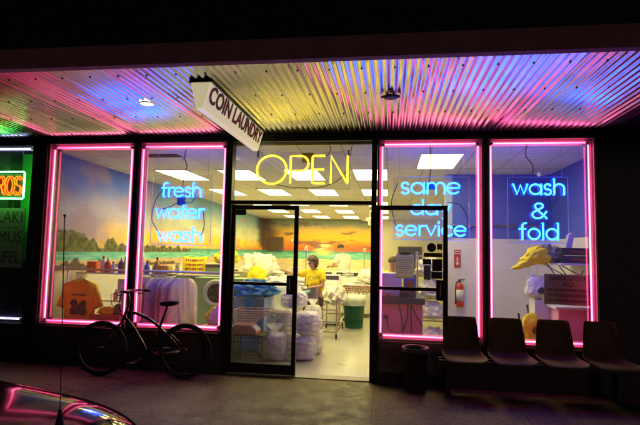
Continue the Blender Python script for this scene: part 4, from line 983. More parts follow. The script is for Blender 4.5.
# green trash can
tc_ = thing('trash_can', 'green round trash can with a white liner inside the shop', 'trash can', (-0.735, 4.30, 0.004))
g = B(); lathe(g, [(0.185, 0.0), (0.19, 0.01), (0.225, 0.50), (0.245, 0.50), (0.245, 0.56), (0.232, 0.60), (0.215, 0.60), (0.20, 0.1), (0.001, 0.08)], n=32)
obj('can_body', g, M['green'], tc_, True)
g = B(); lathe(g, [(0.252, 0.47), (0.262, 0.56), (0.262, 0.655), (0.235, 0.675), (0.20, 0.60), (0.15, 0.4)], n=40, jitter=lambda i, k: 0.045 * noise.noise(Vector((k * 0.6, i * 1.3, 2))), caps=False); obj('liner', g, M['milky'], tc_, True)
# wall items at the back
wb = thing('wall_panel', 'dark brown two door panel on the sunset wall', 'wall panel', (-4.95, 14.86, 1.58))
g = B(); box(g, -0.33, 0.33, -0.04, 0.0, 0, 0.60, 0.004); obj('panel_frame', g, M['brown'], wb)
for x0 in (-0.31, 0.01): g = B(); box(g, x0, x0 + 0.30, -0.052, -0.042, 0.02, 0.58, 0.004); obj('panel_door', g, M['brown'], wb)
g = B(); box(g, -4.28, -4.19, 14.86, 14.895, 1.98, 2.12, 0.004); tag(obj('switch_plate', g, M['white']), 'small white plate on the sunset wall right of the brown panel', 'switch plate')
dw = thing('pass_window', 'dark framed opening in the cream wall behind the counter', 'window', (0.85, 14.79, 0.85))
g = B(); box(g, -0.50, 0.50, -0.03, 0.005, 0.0, 0.06); box(g, -0.50, 0.50, -0.03, 0.005, 0.96, 1.02); box(g, -0.50, -0.44, -0.03, 0.005, 0.06, 0.96); box(g, 0.44, 0.50, -0.03, 0.005, 0.06, 0.96); obj('frame', g, M['brown'], dw)
g = B(); box(g, -0.44, 0.44, -0.012, -0.004, 0.06, 0.96); obj('dark_pane', g, M['ink'], dw)
# ceiling furniture
fan = thing('ceiling_fan', 'pale ceiling fan hanging in front of the sunset mural', 'ceiling fan', (-0.62, 9.3, 3.0))
g = B(); tube(g, [(0, 0, 0), (0, 0, -0.32)], 0.02, 8); obj('downrod', g, M['white'], fan)
g = B(); lathe(g, [(0.03, -0.28), (0.13, -0.32), (0.14, -0.40), (0.05, -0.45), (0.07, -0.52), (0.01, -0.58)], n=20); obj('motor', g, M['white'], fan, True)
for k in range(4):
    a = R(20 + 90 * k); g = B(); prism(g, [(0.12, -0.03), (0.62, -0.07), (0.64, 0.07), (0.12, 0.03)], -0.372, -0.362, 'XY'); bmesh.ops.rotate(g, verts=g.verts[:], matrix=Matrix.Rotation(a, 3, 'Z')); obj('blade', g, M['white'], fan)
for x, y, lab in ((-3.15, 0.85, 'white sprinkler head on the ceiling above the hanging clothes'), (0.0, 1.0, 'white sprinkler head on the ceiling by the same day sign')):
    s = thing('sprinkler', lab, 'sprinkler', (x, y, 2.999)); g = B(); lathe(g, [(0.045, 0), (0.045, -0.012), (0.016, -0.014), (0.014, -0.05), (0.035, -0.055), (0.035, -0.06)], n=14); obj('sprinkler_head', g, M['white'], s, True)
g = B(); box(g, -3.75, -3.15, 0.62, 0.80, 2.982, 2.999); [box(g, -3.73, -3.17, 0.64 + 0.03 * k, 0.65 + 0.03 * k, 2.978, 2.9818) for k in range(5)]; tag(obj('air_vent', g, M['brown']), 'dark slotted air vent in the ceiling at the left window', 'vent')
cam_ = thing('security_camera', 'small white camera on a bracket under the ceiling by the blue wall', 'camera', (2.35, 1.75, 2.999))
g = B(); tube(g, [(0, 0, 0), (0, 0, -0.08), (0.03, -0.03, -0.12)], 0.012, 7); obj('bracket', g, M['white'], cam_)
g = B(); tube(g, [(0.10, 0.05, -0.09), (-0.08, -0.08, -0.15)], 0.035, 10); obj('camera_body', g, M['white'], cam_)

# ------------------------------------------------------------------ left window display
rl = thing('clothes_rail', 'pink lit clothes rail running across both left windows', 'clothes rail', (-3.5, 0.55, 0))
g = B(); tube(g, [(-1.31, 0, 1.255), (1.18, 0, 1.255)], 0.017, 9); blob(g, (-1.33, 0, 1.255), 0.035, 0.035, 0.035, 0, sub=2); obj('rail', g, M['white'], rl, True)
for x in (-1.25, 1.15):
    g = B(); tube(g, [(x, 0, 0.02), (x, 0, 1.25)], 0.017, 8); tube(g, [(x, -0.2, 0.02), (x, 0.2, 0.02)], 0.017, 8); obj('leg', g, M['white'], rl, True)
def tshirt_poly():
    return [(-0.10, 0.66), (-0.23, 0.60), (-0.33, 0.28), (-0.235, 0.24), (-0.20, 0.36), (-0.215, 0.0), (0.215, 0.0), (0.20, 0.36), (0.235, 0.24), (0.33, 0.28), (0.23, 0.60), (0.10, 0.66), (0.05, 0.625), (0, 0.615), (-0.05, 0.625)]
ts = thing('hanging_tshirt', 'orange t-shirt with a dark printed picture hanging on the rail', 't-shirt', (-4.50, 0.50, 0.44), R(8))
g = B(); prism(g, tshirt_poly(), -0.03, 0.03, 'XZ'); bmesh.ops.triangulate(g, faces=g.faces[:]); bmesh.ops.subdivide_edges(g, edges=g.edges[:], cuts=3, use_grid_fill=True)
for v in g.verts: v.co.y += 0.018 * math.sin(v.co.x * 22 + v.co.z * 3) + 0.01 * noise.noise(v.co * 9)
obj('shirt', g, M['orange'], ts, True)
pr = B()
for (x, z, rx, rz, sd) in ((-0.07, 0.33, 0.045, 0.05, 1), (0.07, 0.32, 0.045, 0.045, 2), (-0.06, 0.22, 0.06, 0.06, 3), (0.06, 0.21, 0.06, 0.055, 4), (0.0, 0.27, 0.03, 0.04, 5)): blob(pr, (x, -0.045, z), rx, 0.008, rz, 0.25, 3, sd, 3)
for k in range(7): box(pr, -0.10 + 0.03 * k, -0.082 + 0.03 * k, -0.052, -0.046, 0.435 + 0.006 * math.sin(k), 0.46)
obj('print', pr, M['brown'], ts)
g = B(); tube(g, [(-0.085, -0.02, 0.655), (-0.05, -0.034, 0.618), (0, -0.036, 0.603), (0.05, -0.034, 0.618), (0.085, -0.02, 0.655), (0.05, 0.02, 0.668), (-0.05, 0.02, 0.668)], 0.011, 7, True); obj('collar', g, M['orange'], ts, True)
g = B(); tube(g, [(-0.16, 0, 0.60), (0, 0, 0.70), (0.16, 0, 0.60)], 0.006, 6); tube(g, [(0, 0, 0.70), (0, 0, 0.78), (0.02, 0, 0.81), (0.0, 0, 0.83)], 0.004, 6); obj('hanger', g, M['steel'], ts)
# bagged clothes on hangers, edge on
cols_ = [((0.80, 0.30, 0.42), 'rose'), ((0.70, 0.14, 0.28), 'crimson'), ((0.85, 0.66, 0.78), 'pale lilac'), ((0.75, 0.30, 0.50), 'magenta'), ((0.90, 0.66, 0.72), 'pale pink'), ((0.70, 0.50, 0.80), 'violet'), ((0.80, 0.60, 0.85), 'lavender'), ((0.42, 0.24, 0.45), 'plum'), ((0.85, 0.62, 0.74), 'mauve'), ((0.90, 0.84, 0.84), 'off white')]
ordn = ['first', 'second', 'third', 'fourth', 'fifth', 'sixth', 'seventh', 'eighth', 'ninth', 'last']
for i, (cc, nm_) in enumerate(cols_):
    x = -3.66 + 0.079 * i + (0.02 if i == 9 else 0)
    gm = thing('bagged_garment', '%s garment in clear polythene, %s from the left on the rail' % (nm_, ordn[i]) if i < 9 else 'off white garment in clear polythene at the right end of the rail', 'garment', (x, 0.55, 0.40), R(random.uniform(-9, 9) - 12), 'garments in polythene on the rail')
    rnd = random.Random(i)
    dl_ = (0.0, 0.12, -0.10, 0.05, -0.16, 0.14, -0.05, 0.10, -0.12, 0.08)[i]
    def gar(grow, sd, thick):
        def fn(s, t):
            # s around the outline, t height 0 bottom .. 1 shoulders
            a = 2 * PI * s; hw = (0.30 + 0.03 * math.sin(sd)) * (1 - 0.10 * t) * (1.0 if t < 0.82 else max(0.12, math.sqrt(max(0, 1 - ((t - 0.82) / 0.19) ** 2))))
            th = thick * (1 - 0.45 * t)
            r = 1 + 0.22 * math.sin(a * 7 + sd + 2 * t) * (1 - 0.5 * t) + 0.28 * noise.noise(Vector((a * 1.5, t * 3, sd)))
            fo = (0.011 * math.sin(hw * math.sin(a) * 60 + sd * 3 + 2.2 * t + 2 * noise.noise(Vector((math.sin(a) * 3, t * 2, sd)))) + 0.012 * noise.noise(Vector((math.sin(a) * 5, t * 5, sd + 9)))) * (1.15 - 0.6 * t)
            return ((th + grow + fo) * math.cos(a) * r, (hw + grow) * math.sin(a), 0.025 * math.sin(a * 3 + sd) * (1 - t) + (0.76 + dl_) * t - dl_ - grow * 1.5 * (1 - t) + (grow if t > 0.9 else 0))
        return grid(96, 30, fn)
    obj('garment', gar(0.0, i * 1.7, 0.055 if i < 9 else 0.075), mat('garment_%s' % nm_.replace(' ', '_'), (cc[0], cc[1] * 0.85, cc[2] * 0.75), 0.85, var=0.2, scale=12), gm, True)
    obj('polythene_cover', gar(0.013, i * 1.7 + 0.6, 0.06 if i < 9 else 0.085), M['polybag'], gm, True)
    g = B(); tube(g, [(0, -0.16, 0.74), (0, 0, 0.80), (0, 0.16, 0.74)], 0.005, 6); tube(g, [(0, 0, 0.80), (0, 0, 0.87), (0, 0.017, 0.885), (0, 0.0, 0.90)], 0.0035, 6); obj('hanger', g, M['steel'], gm)
# low shelf with bottles behind the rail
shf = thing('display_shelf', 'white shelf unit behind the clothes rail', 'shelf', (-4.05, 1.02, 0.004))
for z in (0.35, 0.75, 1.17): g = B(); box(g, -0.80, 0.72, -0.14, 0.14, z, z + 0.02); obj('shelf_board', g, M['white'], shf)
for x in (-0.80, 0.70): g = B(); box(g, x, x + 0.02, -0.14, 0.14, 0, 1.19); obj('upright', g, M['white'], shf)
bprof = [(0.001, 0), (0.036, 0), (0.038, 0.01), (0.038, 0.11), (0.03, 0.14), (0.014, 0.155), (0.014, 0.17)]
bm_cols = [('white', (0.75, 0.72, 0.70)), ('red', (0.5, 0.03, 0.03)), ('white', (0.75, 0.73, 0.72)), ('blue', (0.03, 0.08, 0.4)), ('orange', (0.75, 0.3, 0.03)), ('green', (0.05, 0.3, 0.1)), ('pink', (0.7, 0.2, 0.3)), ('white', (0.7, 0.7, 0.68)), ('blue', (0.05, 0.1, 0.45)), ('white', (0.75, 0.73, 0.7)), ('amber', (0.7, 0.4, 0.05))]
desc = ['short white', 'red', 'slim white', 'dark blue', 'orange', 'green', 'pink', 'tall white', 'bright blue', 'squat white', 'amber']
for i, (cn, cc) in enumerate(bm_cols):
    sx = 1.15 + 0.25 * math.sin(i * 2.3); h = 0.85 + 0.45 * (0.5 + 0.5 * math.sin(i * 1.9 + 1))
    b_ = thing('bottle', '%s cleaning bottle on the shelf, number %d from the left end' % (desc[i], i + 1) if False else '%s cleaning bottle among the bottles on the shelf above the orange t-shirt' % desc[i], 'bottle', (-4.47 + 0.093 * i + 0.02 * math.sin(i * 5), 1.0 + 0.05 * math.sin(i * 3), 1.194), 0, 'bottles on the shelf')
    g = B(); lathe(g, [(r_ * sx, z_ * h) for r_, z_ in bprof], n=14); obj('bottle_body', g, mat('bottle_%s' % cn, cc, 0.35), b_, True)
    g = B(); lathe(g, [(0.016, 0.17 * h), (0.018, 0.175 * h), (0.015, 0.205 * h), (0.001, 0.207 * h)], n=10); obj('cap', g, M['white'] if i % 2 else M['red'], b_, True)
desc2 = ['tiny pink', 'tiny teal', 'stout yellow', 'slim purple', 'stout white', 'slim red']
for i, cc in enumerate(((0.8, 0.3, 0.4), (0.1, 0.5, 0.5), (0.85, 0.65, 0.05), (0.35, 0.12, 0.5), (0.8, 0.78, 0.75), (0.65, 0.05, 0.05))):
    b_ = thing('bottle', '%s bottle on the middle shelf beside the orange t-shirt' % desc2[i], 'bottle', (-4.22 + 0.10 * i, 0.98, 0.774), 0, 'bottles on the middle shelf')
    g = B(); lathe(g, [(r_ * (1.0 + 0.3 * (i % 3 == 2)), z_ * (0.8 + 0.25 * (i % 2))) for r_, z_ in bprof], n=14); obj('bottle_body', g, mat('bottle_plastic', cc, 0.35), b_, True)
    h = 0.8 + 0.25 * (i % 2); g = B(); lathe(g, [(0.016, 0.17 * h), (0.018, 0.175 * h), (0.015, 0.205 * h), (0.001, 0.207 * h)], n=10); obj('cap', g, M['white'], b_, True)
g = B(); box(g, -4.72, -4.57, 0.95, 1.08, 1.194, 1.36, 0.004); bx_ = tag(obj('detergent_box', g, mat('orange_red_card', (0.7, 0.12, 0.03), 0.6)), 'orange red detergent box at the left end of the bottle shelf', 'box')
g = B(); box(g, -3.56, -3.36, 0.93, 1.1, 1.194, 1.33, 0.02); tag(obj('detergent_tub', g, mat('amber_tub', (0.75, 0.42, 0.04), 0.4)), 'amber tub at the right end of the bottle shelf', 'tub')
heap('cloth_heap', 'small yellow cloth in the tray below the orange t-shirt', 'cloth', (-4.13, 0.62, 0.60), 0.13, 0.10, 0.07, M['yellow'], 31)
heap('cloth_heap', 'dull grey clothes heaped beside the orange t-shirt', 'cloth', (-3.88, 0.72, 0.56), 0.20, 0.16, 0.14, M['grey'], 32)
g = B(); box(g, -4.30, -3.66, 0.45, 0.95, 0.50, 0.55, 0.01); box(g, -4.30, -3.66, 0.45, 0.47, 0.5502, 0.62); tag(obj('display_tray', g, mat('orange_tray', (0.65, 0.2, 0.08), 0.5)), 'orange tray on the ledge below the bottles', 'tray')
g = B(); box(g, -4.30, -3.66, 0.6, 0.95, 0.0, 0.498); tag(obj('low_cabinet', g, M['white']), 'low white cabinet under the orange tray', 'cabinet')
g = B(); box(g, -4.20, -3.80, 0.98, 1.00, 0.90, 1.10, 0.004); box(g, -4.17, -3.83, 0.974, 0.979, 0.93, 1.07); tag(obj('framed_picture', g, M['paper']), 'small pale framed picture between t-shirt and bagged clothes', 'picture')
# right half: figurines, yellow handwritten card, till box, dryer
cnt = thing('side_counter', 'pale counter behind the bagged clothes', 'counter', (-3.80, 3.05, 0.004))
g = B(); box(g, -0.80, 0.84, -0.3, 0.3, 1.07, 1.097, 0.005); obj('counter_top', g, M['white'], cnt)
g = B(); box(g, -0.78, 0.82, -0.27, 0.27, 0.0, 1.069); obj('counter_base', g, M['olive'], cnt)
ys = thing('handwritten_sign', 'curled yellow card with red handwriting above the bagged clothes', 'sign', (-3.74, 2.86, 1.101), R(14))
ysurf = lambda s, t: (-0.22 + 0.44 * s + 0.02 * (t - 0.5), 0.05 * (s - 0.5) ** 2 * 4 - 0.03 * math.sin(PI * t) + 0.08 * t, 0.33 * t + 0.02 * (abs(s - 0.5) * 2) ** 2 * t)
v, f = grid(14, 10, ysurf); yc = obj('card', (v, f), M['yellow'], ys, True); yc.modifiers.new('s', 'SOLIDIFY').thickness = 0.006
g = B(); rr_ = random.Random(3)
for row in range(3):
    s0 = 0.12
    while s0 < 0.86:
        wd_ = rr_.uniform(0.03, 0.055); t0 = 0.78 - row * 0.25
        pts = []
        for q, dz in ((0, 0), (0.3, 0.10), (0.6, -0.02), (1, 0.08)): 
            p = Vector(ysurf(s0 + wd_ * q, t0 + dz)); p.y -= 0.009; pts.append(p)
        tube(g, pts, 0.006, 5); s0 += wd_ + rr_.choice((0.018, 0.018, 0.05))
obj('handwriting', g, M['redsign'], ys)
for i, (x, h, mm, lab) in enumerate(((-3.80, 0.17, 'white', 'white and red figurine at the left of the side counter'), (-3.68, 0.13, 'offwhite', 'small pale figurine on the side counter'), (-3.52, 0.20, 'card', 'brown eared figurine on the side counter'))):
    fg = thing('figurine', lab, 'figurine', (x * 1.17, 2.95, 1.098)); g = B(); blob(g, (0, 0, h * 0.3), 0.05, 0.045, h * 0.32, 0.1, 2, i); blob(g, (0, 0, h * 0.75), 0.04, 0.04, h * 0.27, 0.08, 2, i + 4); obj('figurine_body', g, M[mm], fg, True)
    g = B(); blob(g, (-0.028, 0, h * 1.0), 0.014, 0.012, 0.02, 0, sub=2); blob(g, (0.028, 0, h * 1.0), 0.014, 0.012, 0.02, 0, sub=2); obj('ear', g, M['red'] if i == 0 else M['brown'], fg, True)
till = thing('till_box', 'olive metal box on the counter at the right of the yellow card', 'box', (-3.28, 2.98, 1.099))
g = B(); box(g, -0.22, 0.22, -0.14, 0.14, 0, 0.15, 0.006); obj('case', g, M['olive'], till)
g = B(); box(g, -0.225, 0.225, -0.145, 0.145, 0.1502, 0.20, 0.006); box(g, -0.12, 0.10, -0.149, -0.1455, 0.165, 0.185); obj('lid', g, M['brown'], till)
heap('plastic_bag', 'bright yellow plastic bag on the olive box', 'bag', (-3.12, 2.98, 1.303), 0.22, 0.16, 0.20, M['yellow'], 41, 0.18, 2.6)
dry = thing('dryer', 'olive green dryer with a round chrome door behind the bagged clothes', 'dryer', (-3.06, 2.38, 0.05))
g = B(); box(g, -0.42, 0.50, -0.10, 0.25, -0.046, 1.03, 0.01); obj('cabinet', g, M['dryergreen'], dry)
g = B(); lathe(g, [(0.235, -0.001), (0.245, -0.02), (0.225, -0.045), (0.18, -0.04), (0.175, -0.01)], (0.0, -0.101, 0.76), 32, 'Y'); dd = obj('door_ring', g, M['ringpaint'], dry, True)
g = B(); lathe(g, [(0.001, -0.025), (0.12, -0.02), (0.178, -0.008)], (0.0, -0.101, 0.76), 24, 'Y'); obj('door_glass', g, M['carglass'], dd, True)
heap('plastic_bag', 'yellow bag bulging at the foot of the dryer', 'bag', (-2.48, 0.66, 0.52), 0.13, 0.12, 0.16, M['yellow'], 42, 0.12, 2.2)
heap('plastic_bag', 'pale lilac plastic bag in the corner by the door frame', 'bag', (-2.34, 0.50, 0.50), 0.15, 0.14, 0.20, M['lavender'], 43, 0.08, 2)
g = B(); box(g, -2.64, -2.16, 0.35, 0.85, 0.0, 0.51, 0.01); tag(obj('low_bench', g, M['olive']), 'low olive bench under the yellow and lilac bags', 'bench')

# ------------------------------------------------------------------ counter behind the open door leaf
cc = thing('service_counter', 'pink glow tinted service counter with a dark top behind the open door leaf', 'counter', (0.17, 0.72, 0.004))
g = B(); box(g, -0.30, 0.27, -0.26, 0.26, 0.0, 0.915); obj('counter_base', g, M['glowcounter'], cc)
g = B(); box(g, -0.32, 0.30, -0.29, 0.28, 0.916, 1.0, 0.006); obj('counter_top', g, M['darktop'], cc)
g = B()
for pts in ([(-0.05, 0.92), (-0.02, 0.82), (0.02, 0.6), (0.0, 0.45), (0.06, 0.43), (0.12, 0.45), (0.12, 0.9)], [(-0.20, 0.74), (-0.17, 0.6), (-0.08, 0.53), (0.02, 0.58), (0.07, 0.75), (0.08, 0.92)], [(0.12, 0.91), (0.2, 0.75), (0.27, 0.63)]): tube(g, loopc(pts, -0.275), 0.006, 6)
box(g, -0.24, -0.18, -0.275, -0.262, 0.72, 0.76); obj('cable', g, M['ink'], cc)
g = B(); box(g, -0.13, 0.17, 0.55, 0.80, 1.008, 1.32, 0.01); box(g, -0.10, 0.14, 0.545, 0.549, 1.05, 1.10); tag(obj('machine_case', g, M['white']), 'white boxy machine on the counter behind the paper notice', 'machine')
bxp = thing('detergent_box', 'blue and red detergent box on the service counter', 'box', (0.28, 0.70, 1.005))
g = B(); box(g, -0.085, 0.085, -0.05, 0.05, 0, 0.30, 0.003); obj('carton', g, M['purple'], bxp)
g = B(); blob(g, (0.0, -0.052, 0.17), 0.055, 0.004, 0.055, 0.15, 3, 2, 3); box(g, -0.07, 0.07, -0.054, -0.051, 0.04, 0.075); obj('printed_badge', g, M['redsign'], bxp)
ph = thing('telephone', 'black telephone with its handset on the dark counter top', 'telephone', (0.24, 0.53, 1.006))
g = B(); prism(g, [(-0.10, 0), (0.10, 0), (0.10, 0.03), (0.04, 0.07), (-0.08, 0.07), (-0.10, 0.05)], -0.08, 0.08, 'XZ'); obj('phone_base', g, M['ink'], ph)
g = B(); tube(g, [(-0.09, -0.03, 0.09), (-0.05, -0.03, 0.105), (0.05, -0.03, 0.105), (0.09, -0.03, 0.09)], [0.03, 0.018, 0.018, 0.03], 9); obj('handset', g, M['ink'], ph, True)
g = B(); box(g, -0.06, 0.02, 0.46, 0.56, 1.006, 1.035, 0.004); tag(obj('receipt_pad', g, M['red']), 'small red pad beside the telephone', 'pad')
# wire shelf with linen bags
rk = thing('wire_rack', 'metal rack filled with white linen bags left of the fire extinguisher', 'rack', (0.72, 2.25, 0.004))
for z in (0.12, 0.50, 0.86, 1.22, 1.55):
    g = B(); tube(g, [(-0.26, -0.2, z), (0.22, -0.2, z), (0.22, 0.2, z), (-0.26, 0.2, z)], 0.012, 6, True)
    for k in range(9): x = -0.26 + 0.06 * k; tube(g, [(x, -0.2, z), (x, 0.2, z)], 0.004, 5)
    obj('shelf', g, M['chrome'], rk)
for x in (-0.26, 0.22):
    for y in (-0.2, 0.2): g = B(); tube(g, [(x, y, 0), (x, y, 1.62)], 0.014, 7); obj('post', g, M['chrome'], rk)
for z, sd, lab in ((0.135, 51, 'bottom'), (0.515, 52, 'second'), (0.875, 53, 'third'), (1.235, 54, 'top')):
    heap('linen_bag', 'white linen bag on the %s shelf of the metal rack' % lab, 'linen bag', (0.70, 2.25, z), 0.22, 0.19, 0.19 if z > 0.2 else 0.16, M['offwhite'], sd, 0.16, 3, None, 'linen bags on the metal rack')
# fire extinguisher and its sign on the partition
fe = thing('fire_extinguisher', 'red fire extinguisher hanging on the white partition', 'fire extinguisher', (1.205, 2.53, 0.70))
g = B(); lathe(g, [(0.001, 0), (0.058, 0.0), (0.062, 0.015), (0.062, 0.33), (0.052, 0.375), (0.022, 0.40), (0.02, 0.42)], n=24); obj('cylinder_body', g, M['red'], fe, True)
g = B(); lathe(g, [(0.0635, 0.10), (0.0635, 0.29)], n=24); obj('instruction_label', g, M['paper'], fe, True)
g = B(); box(g, -0.018, 0.018, -0.02, 0.02, 0.42, 0.455); box(g, -0.02, 0.085, -0.01, 0.01, 0.456, 0.47); box(g, -0.02, 0.075, -0.008, 0.008, 0.432, 0.442); obj('valve', g, M['ink'], fe)
g = B(); tube(g, loopc([(-0.02, 0.44), (-0.06, 0.40), (-0.075, 0.28), (-0.072, 0.12)], -0.01), 0.010, 7); lathe(g, [(0.012, 0.04), (0.016, 0.12)], (-0.072, -0.01, 0), 10); obj('hose', g, M['rubber'], fe, True)
g = B(); box(g, -0.03, 0.03, 0.06, 0.088, 0.15, 0.40); obj('wall_bracket', g, M['steel'], fe)
fs = thing('fire_sign', 'red sign with a white down arrow above the extinguisher', 'sign', (1.175, 2.614, 1.36))
g = B(); box(g, -0.055, 0.055, -0.006, 0.0, 0, 0.31, 0.002); obj('plate', g, M['redsign'], fs)
g = B(); prism(g, [(-0.012, 0.19), (0.012, 0.19), (0.012, 0.09), (0.034, 0.09), (0, 0.03), (-0.034, 0.09), (-0.012, 0.09)], -0.010, -0.007, 'XZ'); box(g, -0.045, 0.045, -0.010, -0.007, 0.235, 0.29); obj('arrow_mark', g, M['paper'], fs)
g = B(); box(g, -0.04, 0.04, -0.013, -0.0105, 0.25, 0.276); obj('red_band', g, M['redsign'], fs)
# notices stuck on the open door leaf
def notice(name, label, cat, x0, x1, z0, z1, m, y=-0.104, round_=False, grp='notices on the open door'):
    g = B()
    if round_: lathe(g, [(0.001, 0), ((x1 - x0) / 2, 0), ((x1 - x0) / 2, 0.003), (0.001, 0.003)], ((x0 + x1) / 2, y, (z0 + z1) / 2), 24, 'Y')
    else: box(g, x0, x1, y, y + 0.003, z0, z1)
    return tag(obj(name, g, m), label, cat, grp)
nt_ = thing('paper_notice', 'curled white sheet with faint typed lines taped to the open door', 'notice', (0.19, -0.106, 1.29))
v, f = grid(10, 10, lambda s, t: (-0.108 + 0.216 * s, -0.012 * math.sin(PI * s) - 0.004, 0.292 * t)); sh = obj('sheet', (v, f), M['thinpaper'], nt_, True); sh.modifiers.new('s', 'SOLIDIFY').thickness = 0.0015
g = B()
for k in range(8): w_ = 0.05 + 0.035 * abs(math.sin(k * 2.1)); box(g, -w_, w_, -0.0185, -0.0175, 0.245 - 0.026 * k, 0.251 - 0.026 * k)
obj('typed_line', g, mat('faded_ink', (0.42, 0.30, 0.32), 0.9), nt_)
g = B(); box(g, -0.06, 0.06, -0.0135, -0.0085, 0.286, 0.312); obj('tape', g, M['offwhite'], nt_)
notice('sticker', 'round dark purple sticker at the top of the open door glass', 'sticker', 0.452, 0.562, 1.615, 1.725, mat('violet_print', (0.07, 0.05, 0.16), 0.5), round_=True)
notice('sticker', 'small square black sticker right of the round one', 'sticker', 0.572, 0.632, 1.645, 1.715, M['stickerink'])
notice('sticker', 'long narrow dark strip under the round sticker', 'sticker', 0.416, 0.632, 1.556, 1.604, M['stickerink'])
notice('sticker', 'small black card left of the tall brown card', 'sticker', 0.404, 0.505, 1.462, 1.53, M['stickerink'])
notice('sticker', 'tall dark brown card near the stile of the open door', 'sticker', 0.515, 0.632, 1.385, 1.53, mat('umber_print', (0.045, 0.025, 0.02), 0.6))
notice('sticker', 'pale blue two part sheet on the open door', 'sticker', 0.415, 0.497, 1.28, 1.455, M['paleblue'])
notice('sticker', 'low dark card at the bottom right of the sticker cluster', 'sticker', 0.505, 0.632, 1.295, 1.378, M['stickerink'])

# ------------------------------------------------------------------ right window corner
wsf = thing('wall_shelf', 'pink lit shelf on the blue side wall', 'shelf', (2.48, 1.15, 1.48))
g = B(); box(g, -0.24, 0.255, -0.5, 0.6, 0, 0.025, 0.004); obj('shelf_board', g, M['white'], wsf)
g = B()
for y in (-0.35, 0.4): tube(g, [(0.25, y, -0.25), (-0.2, y, 0.0)], 0.008, 6)
obj('bracket', g, M['steel'], wsf)
for z0, lab, w_ in ((1.507, 'lower black case on the wall shelf', 0.20), (1.612, 'upper black case stacked on the wall shelf', 0.185)):
    bc = thing('black_case', lab, 'case', (2.50, 1.0, z0)); g = B(); box(g, -w_, w_, -0.16, 0.16, 0, 0.10, 0.006); obj('case_body', g, M['ink'], bc)
    g = B(); box(g, -0.06, 0.10, -0.1655, -0.1605, 0.045, 0.06); obj('handle', g, M['redsign'], bc)
g = B(); prism(g, [(-0.03, 0), (0.05, 0), (0.09, 0.19), (0.06, 0.21), (0.02, 0.18)], -0.05, 0.05, 'XZ'); tag(obj('paper_wedge', g, M['paper'], None, False, (2.43, 1.0, 1.714)), 'pale upright wedge standing on the black cases', 'folder')
heap('cardboard_scrap', 'crumpled brown wrapping on the left end of the wall shelf', 'wrapping', (2.22, 1.05, 1.51), 0.16, 0.14, 0.16, M['card'], 61, 0.2, 3)
yb = thing('yellow_bag', 'yellow plastic bag drooping off the wall shelf with hanging strings', 'bag', (2.03, 1.0, 1.55))
g = B(); blob(g, (0.02, 0, 0.06), 0.18, 0.13, 0.12, 0.2, 1.9, 5, 5, 0, 0.10); blob(g, (-0.14, 0, -0.02), 0.17, 0.07, 0.055, 0.15, 2, 6, 4, 0, 0.1)
for v in g.verts: v.co.z += 0.35 * v.co.x if v.co.x < 0 else 0
obj('bag_body', g, M['yellow'], yb, True)
g = B(); tube(g, [(-0.10, -0.02, -0.06), (-0.10, -0.02, -0.36)], 0.004, 5); blob(g, (-0.10, -0.02, -0.37), 0.012, 0.012, 0.012, 0, sub=1); tube(g, [(0.0, -0.03, -0.04), (0.005, -0.03, -0.28)], 0.004, 5); obj('string', g, M['white'], yb)
cb = thing('cardboard_notice', 'brown cardboard sign against skateboarding hung in the right window', 'sign', (2.165, 0.20, 1.19), 0)
cb.rotation_euler = (0, R(1.0), 0)
g = B(); box(g, -0.275, 0.275, 0, 0.006, -0.185, 0.185); obj('board', g, M['card'], cb)
for i, (tx, z, s_) in enumerate((('ABSOLUTELY', 0.135, 0.072), ('NO', 0.062, 0.075), ('SKATEBOARDING/BICYCLING', -0.008, 0.036), ('OR ROLLER BLADING', -0.072, 0.047), ('ON WALKWAY/SIDEWALK', -0.138, 0.042))):
    lettering('lettering', tx, s_, M['ink'], cb, Matrix.Translation((0, -0.002, z)) @ FRONT, 0.001, sx=1.0, bold=0.0012)
dk = thing('corner_desk', 'pink glow tinted desk with a white top in the right window corner', 'desk', (2.42, 0.72, 0.004))
g = B(); box(g, -0.32, 0.31, -0.28, 0.28, 0.92, 0.95, 0.004); obj('desk_top', g, M['white'], dk)
g = B(); box(g, -0.28, 0.29, -0.24, 0.26, 0.0, 0.918); obj('desk_base', g, M['glowcounter'], dk)
heap('plastic_bag', 'white plastic bag with a dark printed patch on the corner desk', 'bag', (2.03, 0.95, 1.02), 0.16, 0.14, 0.20, M['offwhite'], 71, 0.1, 2)
g = B(); box(g, 1.95, 2.16, 0.82, 1.08, 0.0, 1.0, 0.005); tag(obj('storage_box', g, M['whitewall']), 'plain white tall box under the printed plastic bag', 'box')
g = B(); blob(g, (0, 0, 0), 0.075, 0.012, 0.045, 0.2, 3, 3, 3); tag(obj('printed_patch', g, M['ink'], None, True, (2.06, 0.80, 1.13)), 'dark oval tag on the white plastic bag', 'tag')
for x0, z0, x1, z1, lab in ((2.15, 1.50, 2.42, 1.05, 'leftmost thin cane leaning under the wall shelf'), (2.30, 1.48, 2.62, 1.0, 'thin cane leaning to the right under the wall shelf'), (2.62, 1.40, 2.33, 0.96, 'thin cane leaning to the left under the wall shelf')):
    g = B(); tube(g, [(x0, 0.95, z0), (x1, 0.85, z1)], 0.007, 6); tag(obj('cane', g, M['ink']), lab, 'cane', 'thin canes in the right window')
yw = thing('sunflower_bag', 'yellow bag with a dark sunflower print low in the right window', 'bag', (1.82, 0.45, 0.50))
g = B(); blob(g, (0, 0, 0.17), 0.14, 0.10, 0.19, 0.1, 2, 8, 4); obj('bag_body', g, M['yellow'], yw, True)
g = B(); blob(g, (0.02, -0.105, 0.16), 0.05, 0.012, 0.05, 0.25, 4, 9, 3); obj('print', g, M['brown'], yw)
g = B(); box(g, 1.60, 2.02, 0.28, 0.62, 0.0, 0.50, 0.005); tag(obj('low_cabinet', g, M['white']), 'low white cabinet under the sunflower bag', 'cabinet')
